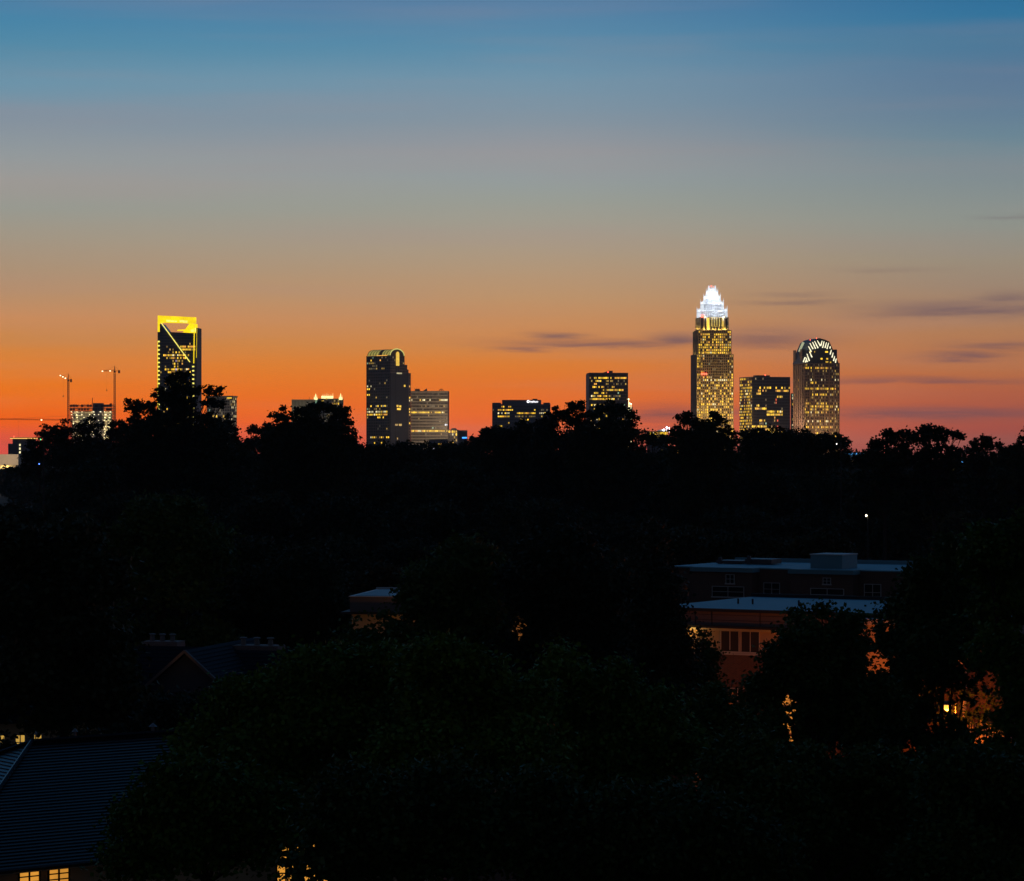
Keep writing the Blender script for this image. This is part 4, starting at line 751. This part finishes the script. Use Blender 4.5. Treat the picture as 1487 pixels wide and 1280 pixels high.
# ================================================================== TREES
def leaves(rng, lobes, leaf, dens, csig, per=22, holes=(), base=(0,0,0), flat=1.0):
    """leaf quads in clumps over the lobes (x, y, z, r)"""
    cs = []
    for (x, y, z_, r) in lobes:
        area = 4*math.pi*r*r; nc = max(5, int(area*dens/per)); d = rng.normal(size=(nc, 3)); d /= np.linalg.norm(d, axis=1)[:, None]+1e-9
        d[:, 2] = np.where(d[:, 2] < -.3, -d[:, 2], d[:, 2]); rr = r*(.30+.82*rng.random((nc, 1))**.7); cs.append(np.array([x, y, z_])+d*rr*np.array([1, 1, flat]))
    c = np.concatenate(cs); cc = np.repeat(c, per, axis=0); sg = csig*(.6+.8*rng.random((len(c), 1))); sg = np.repeat(sg, per, axis=0)
    p = cc+rng.normal(size=cc.shape)*sg*np.array([1, 1, .65])
    if len(holes):
        wx, wy, wz = p[:, 0]+base[0], p[:, 1]+base[1], p[:, 2]+base[2]; px = CX+wx/wy*F; py = HY-(wz-CAMZ)/wy*F; keep = np.ones(len(p), bool)
        for (hx, hy, hr) in holes:
            dx, dy = px-hx, py-hy; an = np.arctan2(dy, dx); rad = hr*(1+.35*np.sin(3*an+hx)+.25*np.sin(7*an+hy)+.15*np.sin(13*an)); q = np.hypot(dx, dy)/rad
            keep &= ~((q < 1) & (rng.random(len(p)) < (1.1 if hx == 1376 and hr < 12 else .96-.16*q)))
        p = p[keep]
    n = len(p); a = rng.normal(size=(n, 3)); a[:, 2] *= .6; a /= np.linalg.norm(a, axis=1)[:, None]; b = np.cross(a, rng.normal(size=(n, 3))); b /= np.linalg.norm(b, axis=1)[:, None]+1e-9
    s = leaf*(.6+.8*rng.random((n, 1))); a = a*s*.5; b = b*s*.38
    return np.stack([p-a, p+b, p+a, p-b], 1).reshape(-1, 3)
def leafmesh(name, V, m):
    n = len(V)//4; me = bpy.data.meshes.new(name); me.vertices.add(len(V)); me.vertices.foreach_set('co', V.astype(np.float32).ravel()); me.loops.add(n*4); me.loops.foreach_set('vertex_index', np.arange(n*4, dtype=np.int32))
    me.polygons.add(n); me.polygons.foreach_set('loop_start', np.arange(0, n*4, 4, dtype=np.int32)); me.polygons.foreach_set('loop_total', np.full(n, 4, dtype=np.int32)); me.update(); me.validate(); me.materials.append(m); return me
def trunkmesh(lobes, rng, r0):
    b = MB(); L = sorted(lobes, key=lambda q: q[2]); zf = max(1.5, L[0][2]-L[0][3]*.9); top = L[-1]; cx = sum(q[0] for q in L)/len(L); cy = sum(q[1] for q in L)/len(L)
    pts = [Vector((0, 0, -.3)), Vector((cx*.15, cy*.15, zf*.5)), Vector((cx*.4, cy*.4, zf)), Vector((cx*.7+top[0]*.3, cy, (zf+top[2])/2)), Vector((top[0], top[1], top[2]))]
    for k in range(4): b.bar(pts[k], pts[k+1], r0*(1-.22*k), r0*(1-.22*(k+1)), 8)
    for q in L:
        s = pts[2].lerp(pts[3], float(rng.random())*.8); e = Vector(q[:3]); mid = s.lerp(e, .55)+Vector((0, 0, .4)); b.bar(s, mid, r0*.34, r0*.22, 5).bar(mid, e, r0*.22, r0*.06, 5)
        for _ in range(4):
            d = Vector(rng.normal(size=3)); d.z = abs(d.z); d.normalize(); b.bar(e.lerp(mid, .3), e+d*q[3]*.95, r0*.07, .012, 4)
    me = bpy.data.meshes.new('trunk'); me.from_pydata(b.v, [], b.f); me.validate(); me.materials.append(BARK); return me
def put_tree(name, label, loc, tm, cm, rz=0., sc_=1., group=None):
    rt = empty(name, loc, rz); rt.scale = (sc_,)*3; tag(rt, label, 'tree', group)
    for nm, me in (('trunk', tm), ('crown', cm)):
        o = bpy.data.objects.new(nm, me); COL.objects.link(o); o.parent = rt
    return rt
def px_tree(name, label, D, pl, leaf, dens, csig, m, seed, r0=.35, per=22, holes=(), low=None, group=None, flat=1.):
    rng = np.random.default_rng(seed); s = D/F; cx = float(np.mean([q[0] for q in pl])); X0 = (cx-CX)*s
    lobes = [((q[0]-CX)*s-X0, float(rng.uniform(-1, 1))*q[2]*s*.9, CAMZ-(q[1]-HY)*s, q[2]*s) for q in pl]
    if low:
        wmin, wmax = min(q[0]-q[2] for q in pl), max(q[0]+q[2] for q in pl)
        for yy in low:
            for k in range(3): px = wmin+(wmax-wmin)*(.2+.3*k); lobes.append(((px-CX)*s-X0, float(rng.uniform(-1.5, 1.5)), CAMZ-(yy-HY)*s, (wmax-wmin)*.26*s))
    V = leaves(rng, lobes, leaf, dens, csig, per, holes, (X0, D, 0), flat); return put_tree(name, label, (X0, D, 0), trunkmesh(lobes, rng, r0), leafmesh('crown', V, m), group=group)
SK = [
 (440, [(40,690,20),(62,652,18),(70,633,13),(52,668,16),(85,665,26)], 'ragged treetop silhouette in front of the block with yellow roof edge'),
 (430, [(93,630,15),(86,642,14),(127,628,17),(118,652,24),(140,650,16)], 'round topped tree silhouette below the unfinished tower'),
 (400, [(172,618,9),(165,638,11),(158,658,18),(182,650,15),(176,632,7)], 'thin sparse tree between the right crane and the tallest left tree'),
 (350, [(192,597,13),(213,598,15),(238,580,14),(262,566,18),(281,573,12),(250,590,16),(225,620,24),(262,610,28),(202,628,18),(285,640,22),(313,573,11),(302,588,6),(318,590,6),(303,612,9),(240,655,40),(290,665,30),(270,550,5),(250,553,5)], 'tallest tree silhouette at the left, rising before the yellow lit tower'),
 (420, [(322,622,17),(335,640,16),(345,658,20),(310,650,16)], 'tree silhouette below the gridded apartment tower'),
 (430, [(372,630,10),(364,650,17),(388,628,10),(390,652,18)], 'low bushy treetop between the gridded tower and the pale ribbed block'),
 (360, [(410,610,14),(430,608,11),(450,603,11),(466,594,11),(481,596,11),(490,608,12),(501,600,6),(504,614,5),(455,622,22),(480,636,20),(430,636,24),(508,644,6),(402,636,17),(470,662,32),(498,646,8)], 'big lacy tree silhouette in front of the pinnacled tower'),
 (450, [(540,664,12),(560,659,13),(585,660,14),(520,678,16),(600,668,12)], 'dark treetop at the foot of the arched roof tower'),
 (500, [(607,672,12),(630,672,13),(655,662,15),(680,654,15),(700,648,12)], 'smooth dark treetop right below the beige office block'),
 (420, [(712,630,5),(704,628,3),(722,645,12),(742,643,13),(767,630,12),(790,620,15),(757,617,5)], 'treetop with sprigs covering the left foot of the stepped office block'),
 (380, [(810,608,13),(832,597,9),(800,628,17),(835,618,19),(850,604,10),(842,590,4)], 'feathery tree silhouette left of the amber windowed tower'),
 (370, [(870,602,11),(890,596,12),(906,600,10),(919,610,7),(885,624,22),(915,630,13),(860,638,26)], 'rounded tree silhouette in front of the amber windowed tower'),
 (450, [(935,640,12),(950,645,13),(968,642,10)], 'low treetop in front of the lit low building'),
 (360, [(990,612,7),(985,634,12),(1004,618,10),(1025,620,10),(1042,618,10),(1020,640,22),(1058,632,10),(1000,650,18),(1037,606,4),(995,604,4)], 'knobbly tree silhouette at the foot of the tallest tower'),
 (420, [(1085,640,12),(1105,644,13),(1125,640,11),(1145,650,12),(1160,655,13)], 'treetop at the foot of the black glass block'),
 (420, [(1190,652,11),(1210,652,10),(1175,658,13),(1222,665,10),(1200,646,5)], 'treetop at the foot of the ribbed crown tower'),
 (300, [(1245,674,9),(1262,662,11),(1285,650,12),(1305,645,12),(1295,668,20),(1290,632,4),(1313,632,5),(1272,648,5)], 'open twiggy tree silhouette over the arena'),
 (300, [(1330,645,13),(1350,634,11),(1372,640,11),(1391,634,5),(1350,662,22),(1346,624,3),(1380,655,12),(1362,628,4),(1340,632,4)], 'open twiggy tree reaching highest among the right hand treetops'),
 (350, [(1410,656,10),(1426,648,11),(1441,652,10),(1425,670,18),(1432,640,4)], 'flat topped small tree silhouette near the right edge'),
 (340, [(1458,664,10),(1472,656,9),(1486,642,10),(1487,670,20),(1502,636,16)], 'tree silhouette cut by the right edge of the picture'),
]
for i, (D, pl, lab) in enumerate(SK):
    k = D/F; rs = random.Random(i); ext = []
    for a_, b_, c_ in pl:
        for q in range(3): an = rs.uniform(-.4, 3.5); ext.append((a_+c_*1.02*math.cos(an), b_-c_*1.02*math.sin(an), c_*rs.uniform(.22, .38)))
    px_tree('oak_tree', 'black '+lab, D, [(a_, b_, c_*.86) for a_, b_, c_ in pl]+ext, .36, 30 if i not in (16, 17, 18) else 20, .25, LF_DARK, 300+i, .3, 13, low=() if i == 0 else (650, 675, 705, 735) if i in (3, 6, 9, 10, 11, 13, 14, 15) else (675, 705, 735))
# generic crowns
def generic(seed, rx, h, nl, leaf, dens, csig, m, per=22, r0=.35, conic=False):
    rng = np.random.default_rng(seed); lobes = []
    for k in range(nl):
        f = (k+.5)/nl; 
        if conic: rr = rx*(1-f)**.8+.3; an = k*2.4; lobes.append((rr*.45*math.cos(an), rr*.45*math.sin(an), h*(.15+.8*f), rr*.62))
        else:
            an = rng.uniform(0, 6.28); ht = h*(.35+.55*f); w_ = rx*math.sqrt(max(.05, 1-(abs(f-.35)/.72)**2)); rad = w_*rng.uniform(.25, .72); lobes.append((rad*math.cos(an), rad*math.sin(an), ht, rx*rng.uniform(.28, .42)))
    if not conic: lobes.append((0, 0, h*.86, rx*.36)); lobes.append((0, 0, h*.6, rx*.6))
    return trunkmesh(lobes, rng, r0), leafmesh('crown', leaves(rng, lobes, leaf, dens, csig, per), m)
G = [generic(900+k, 6.2, 20, 15, .45, 34, .5, LF_DARK, 20) for k in range(4)]
rng = random.Random(8)
def row(D0, D1, y0, y1, xa, xb, n, lab, grp, avoid=(), smin=.8, smax=1.25, lib=G, H=20.):
    for i in range(n):
        D = rng.uniform(D0, D1); px = xa+(xb-xa)*(i+rng.uniform(.1,.9))/n; top = CAMZ-(rng.uniform(y0, y1)-HY)/F*D
        if any(a_ <= px <= b_ for a_, b_ in avoid): continue
        tm, cm = lib[rng.randrange(len(lib))]; put_tree('oak_tree', lab, ((px-CX)/F*D, D, 0), tm, cm, rng.uniform(0, 6.28), top/H/1.0, grp)
row(480, 700, 650, 690, -150, 1640, 44, 'black tree in the belt just behind the skyline treetops', 'trees behind the skyline treetops', avoid=((-70, 80), (480, 550), (1205, 1262)))
row(360, 420, 668, 700, -80, 1570, 34, 'black tree massed below the skyline treetops', 'trees below the skyline treetops', avoid=((-75, 62),))
row(290, 335, 715, 755, -60, 1550, 26, 'black tree in the upper middle of the dark wood', 'trees in the upper middle of the wood', avoid=((1235,1282),))
row(240, 275, 765, 800, -60, 1550, 22, 'black tree in the dark wood behind the condominiums and houses', 'trees behind the condominiums and houses', avoid=((1225,1290),))
row(192, 214, 800, 850, -60, 930, 13, 'dark tree in the wood left of the condominiums', 'trees left of the condominiums')
# named mid-distance trees
M = [(175, [(235,790,60),(180,820,50),(290,815,50),(240,860,70),(215,745,18),(270,750,22)], 'broad round crowned tree in the dark left middle of the wood'),
 (114, [(60,830,55),(130,860,55),(20,900,55),(80,930,65),(140,950,45),(110,790,30),(40,1000,50),(110,1010,50),(170,1000,35),(150,1050,30),(-20,1020,40),(200,1035,20),(75,1050,30),(5,800,40)], 'dark tree massed at the left edge above the hip roof'),
 (156, [(640,860,45),(690,835,40),(614,880,35),(725,860,40),(650,905,50),(700,910,45),(665,810,22),(620,845,24),(548,945,18),(522,938,12),(575,925,18)], 'dark rounded tree right of the small flat roofed building'),
 (150, [(800,830,55),(850,860,50),(780,880,40),(870,910,50),(810,925,45),(900,870,40),(760,850,30),(830,790,22)], 'dark tree between the flat roofed building and the condominium'),
 (180, [(450,850,50),(400,870,50),(480,900,40),(420,830,30),(350,880,45),(370,830,40),(320,900,35)], 'dark tree left of the small flat roofed building, behind the chimneys')]
holesM = [(752,916,13),(728,884,6),(602,908,8),(577,896,6),(640,905,5),(540,900,20)]
for i, (D, pl, lab) in enumerate(M): px_tree('oak_tree', lab, D, pl, .26, 110, .36, LF_MID if i in (0, 2) else LF_DARK, 500+i, .35, 24, holes=holesM if i != 1 else [(30,1078,9),(2,1072,8),(52,1074,5)], low=(960, 1010) if i != 1 else None)
px_tree('conifer_tree', 'tall dark pointed tree standing before the left end of the condominium', 138, [(950,790,14),(945,825,24),(955,860,32),(950,900,40),(960,945,46),(955,990,50),(965,1035,52),(945,765,7)], .2, 170, .3, LF_DARK, 610, .3, 24)
px_tree('conifer_tree', 'small pointed tree below the cream wall beside the arched porch', 140, [(1022,925,5),(1020,940,10),(1026,960,17),(1020,985,22),(1030,1020,26),(1035,1060,30)], .16, 200, .22, LF_MID, 611, .15, 24)
# the foreground crowns
HN = [(413,1236,8),(436,1236,8),(458,1230,7),(406,1266,8),(447,1260,6),(450,1276,8),(670,1101,4),(617,1194,3),(1145,1018,9),(1148,1036,9),(1146,1056,9),(1150,1075,8),(1118,1134,7),
      (1270,966,17),(1262,918,12),(1290,910,9),(1213,1092,16),(1320,1084,10),(1324,1062,6),(1282,1033,5),(1376,1027,11),(1376.5,1027,30),(1345,1002,12),(1402,1003,12),(1350,1060,10),(1398,1035,8),(1428,1020,20),(1432,990,10),(1410,980,9),(1377,936,6),(1425,945,6),(1415,1050,13),(1440,1060,16),(1420,1076,8),(1468,1072,11),(1362,1052,8),(1388,1060,6),(1380,1083,5),(1196,905,7),(1240,880,7),(1395,965,6),(1470,1050,6),(1345,1110,4)]
NEAR = [
 (88, [(470,985,45),(420,1010,45),(520,1000,45),(570,990,42),(350,1040,50),(460,1060,60),(560,1060,60),(390,1100,60),(480,1140,70),(300,1090,45),(430,960,16),(560,955,16),(500,955,14)], 'wide green leafed tree filling the lower middle left of the foreground', LF_GREEN),
 (84, [(650,985,42),(610,975,35),(700,1000,40),(640,1050,60),(720,1070,60),(660,1120,70),(760,1110,60),(590,1120,60),(640,940,14),(680,958,16),(760,1030,45)], 'green leafed tree in the lower centre foreground', LF_GREEN),
 (90, [(820,985,32),(850,1010,35),(800,1030,50),(900,1030,45),(860,1070,60),(940,1060,40),(900,1120,70),(820,1140,70),(990,1110,50),(815,950,12),(900,975,16),(960,1020,20)], 'green leafed tree right of the lower centre foreground', LF_GREEN),
 (78, [(270,1160,60),(220,1210,55),(330,1180,60),(290,1240,70),(200,1260,45),(380,1200,60),(420,1240,70)], 'leafy tree overlapping the right side of the hip roof', LF_GREEN),
 (72, [(520,1200,80),(640,1200,80),(580,1260,80),(700,1250,80),(480,1270,60)], 'dark green tree along the bottom edge left of centre', LF_MID),
 (74, [(780,1210,80),(900,1220,80),(1000,1230,80),(850,1270,80),(960,1280,80),(1080,1260,70)], 'dark green tree along the bottom edge right of centre', LF_MID),
 (112, [(1170,930,32),(1140,960,35),(1210,925,30),(1180,985,50),(1120,1020,45),(1230,980,45),(1200,1050,60),(1110,1080,60),(1240,905,16),(1160,900,13),(1270,1040,50),(1195,890,12)], 'leafy tree in front of the condominium, left of the glaring orange lamp', LF_MID),
 (118, [(1330,900,45),(1300,940,40),(1370,870,50),(1350,960,60),(1310,1010,50),(1380,1010,50),(1400,830,40),(1340,840,25),(1410,930,55),(1335,1075,55),(1390,1080,50),(1380,800,20)], 'tall leafy tree around the glaring orange lamp', LF_MID),
 (106, [(1440,810,40),(1470,840,50),(1480,900,60),(1450,960,45),(1500,1000,60),(1470,1080,50),(1440,1130,50),(1430,780,15),(1500,780,40)], 'tall green tree at the right edge of the picture', LF_GREEN),
 (86, [(1080,1130,60),(1180,1150,60),(1280,1150,60),(1120,1200,80),(1220,1220,80),(1330,1200,80)], 'dark leafy tree below the condominium in the lower right', LF_MID),
 (125, [(1250,935,24),(1262,1010,34),(1300,1010,34),(1240,1080,42),(1290,1075,40),(1195,1010,28),(1185,1090,40),(1130,1110,40),(1330,1060,36),(1385,1110,40),(1440,1110,40),(1235,975,20)], 'dense tree right before the condominium wall, orange light breaking through it', LF_MID),
 (82, [(1400,1150,60),(1470,1160,60),(1420,1220,80),(1500,1220,80),(1380,1270,80)], 'dark leafy tree in the lower right corner', LF_MID),
 (100, [(1030,1040,30),(1060,1070,35),(1010,1080,35),(1050,1110,40),(1035,1015,16)], 'small leafy tree between the pointed tree and the condominium', LF_MID),
 (106, [(40,1120,30),(20,1140,25),(90,1110,22),(-20,1100,40),(130,1085,20),(180,1075,22),(240,1050,35),(290,1040,30)], 'dark shrubby tree behind the ridge of the hip roof', LF_DARK),
]
for i, (D, pl, lab, m_) in enumerate(NEAR):
    far_ = D > 100; hs = HN if i != 13 else [(30,1078,9),(2,1072,8),(52,1074,5)]
    px_tree('maple_tree' if m_ is LF_GREEN else 'oak_tree', lab, D, pl, .19 if far_ else .16, 190 if far_ else 300, .24, m_, 700+i, .22, 34, holes=hs, low=(1180,1290) if far_ and i != 13 else None)
px_tree('oak_tree', 'small sparse tree whose leaves catch the orange glare of the street lamp', 169.5, [(1360,1040,22),(1400,1010,20),(1390,1050,24),(1345,1010,16),(1425,1050,22),(1440,1020,18),(1455,1065,20),(1365,990,14)], .2, 26, .3, LF_MID, 790, .10, 16)
# ground hugging woodland far out, down to the foot of downtown
rw = np.random.default_rng(44); lb = []
for k in range(420):
    D = rw.uniform(900, 3400); px = rw.uniform(-350, 1850); lb.append(((px-CX)/F*D, D, rw.uniform(6, 13), rw.uniform(5, 8)))
V = leaves(rw, lb, 1.6, 1.6, 1.2, 10); o = bpy.data.objects.new('far_woodland', leafmesh('far_woodland', V, LF_DARK)); COL.objects.link(o); tag(o, 'black mass of distant low woods between the treetops and downtown', 'woodland', kind='stuff')
hz = bpy.data.materials.new('haze'); hz.use_nodes = True; hz.node_tree.nodes.clear(); ho = hz.node_tree.nodes.new('ShaderNodeOutputMaterial'); hv = hz.node_tree.nodes.new('ShaderNodeVolumePrincipled')
hv.inputs['Color'].default_value = (.9,.9,.95,1); hv.inputs['Density'].default_value = 2.8e-5; hv.inputs['Anisotropy'].default_value = .5; hz.node_tree.links.new(hv.outputs[0], ho.inputs['Volume'])
h = MB().box(-2500, 2500, -200, 4700, -1, 310).build('haze', hz); h['kind'] = 'stuff'; tag(h, 'thin dusk haze over the town and skyline', 'haze')
print('objects', len(bpy.data.objects))
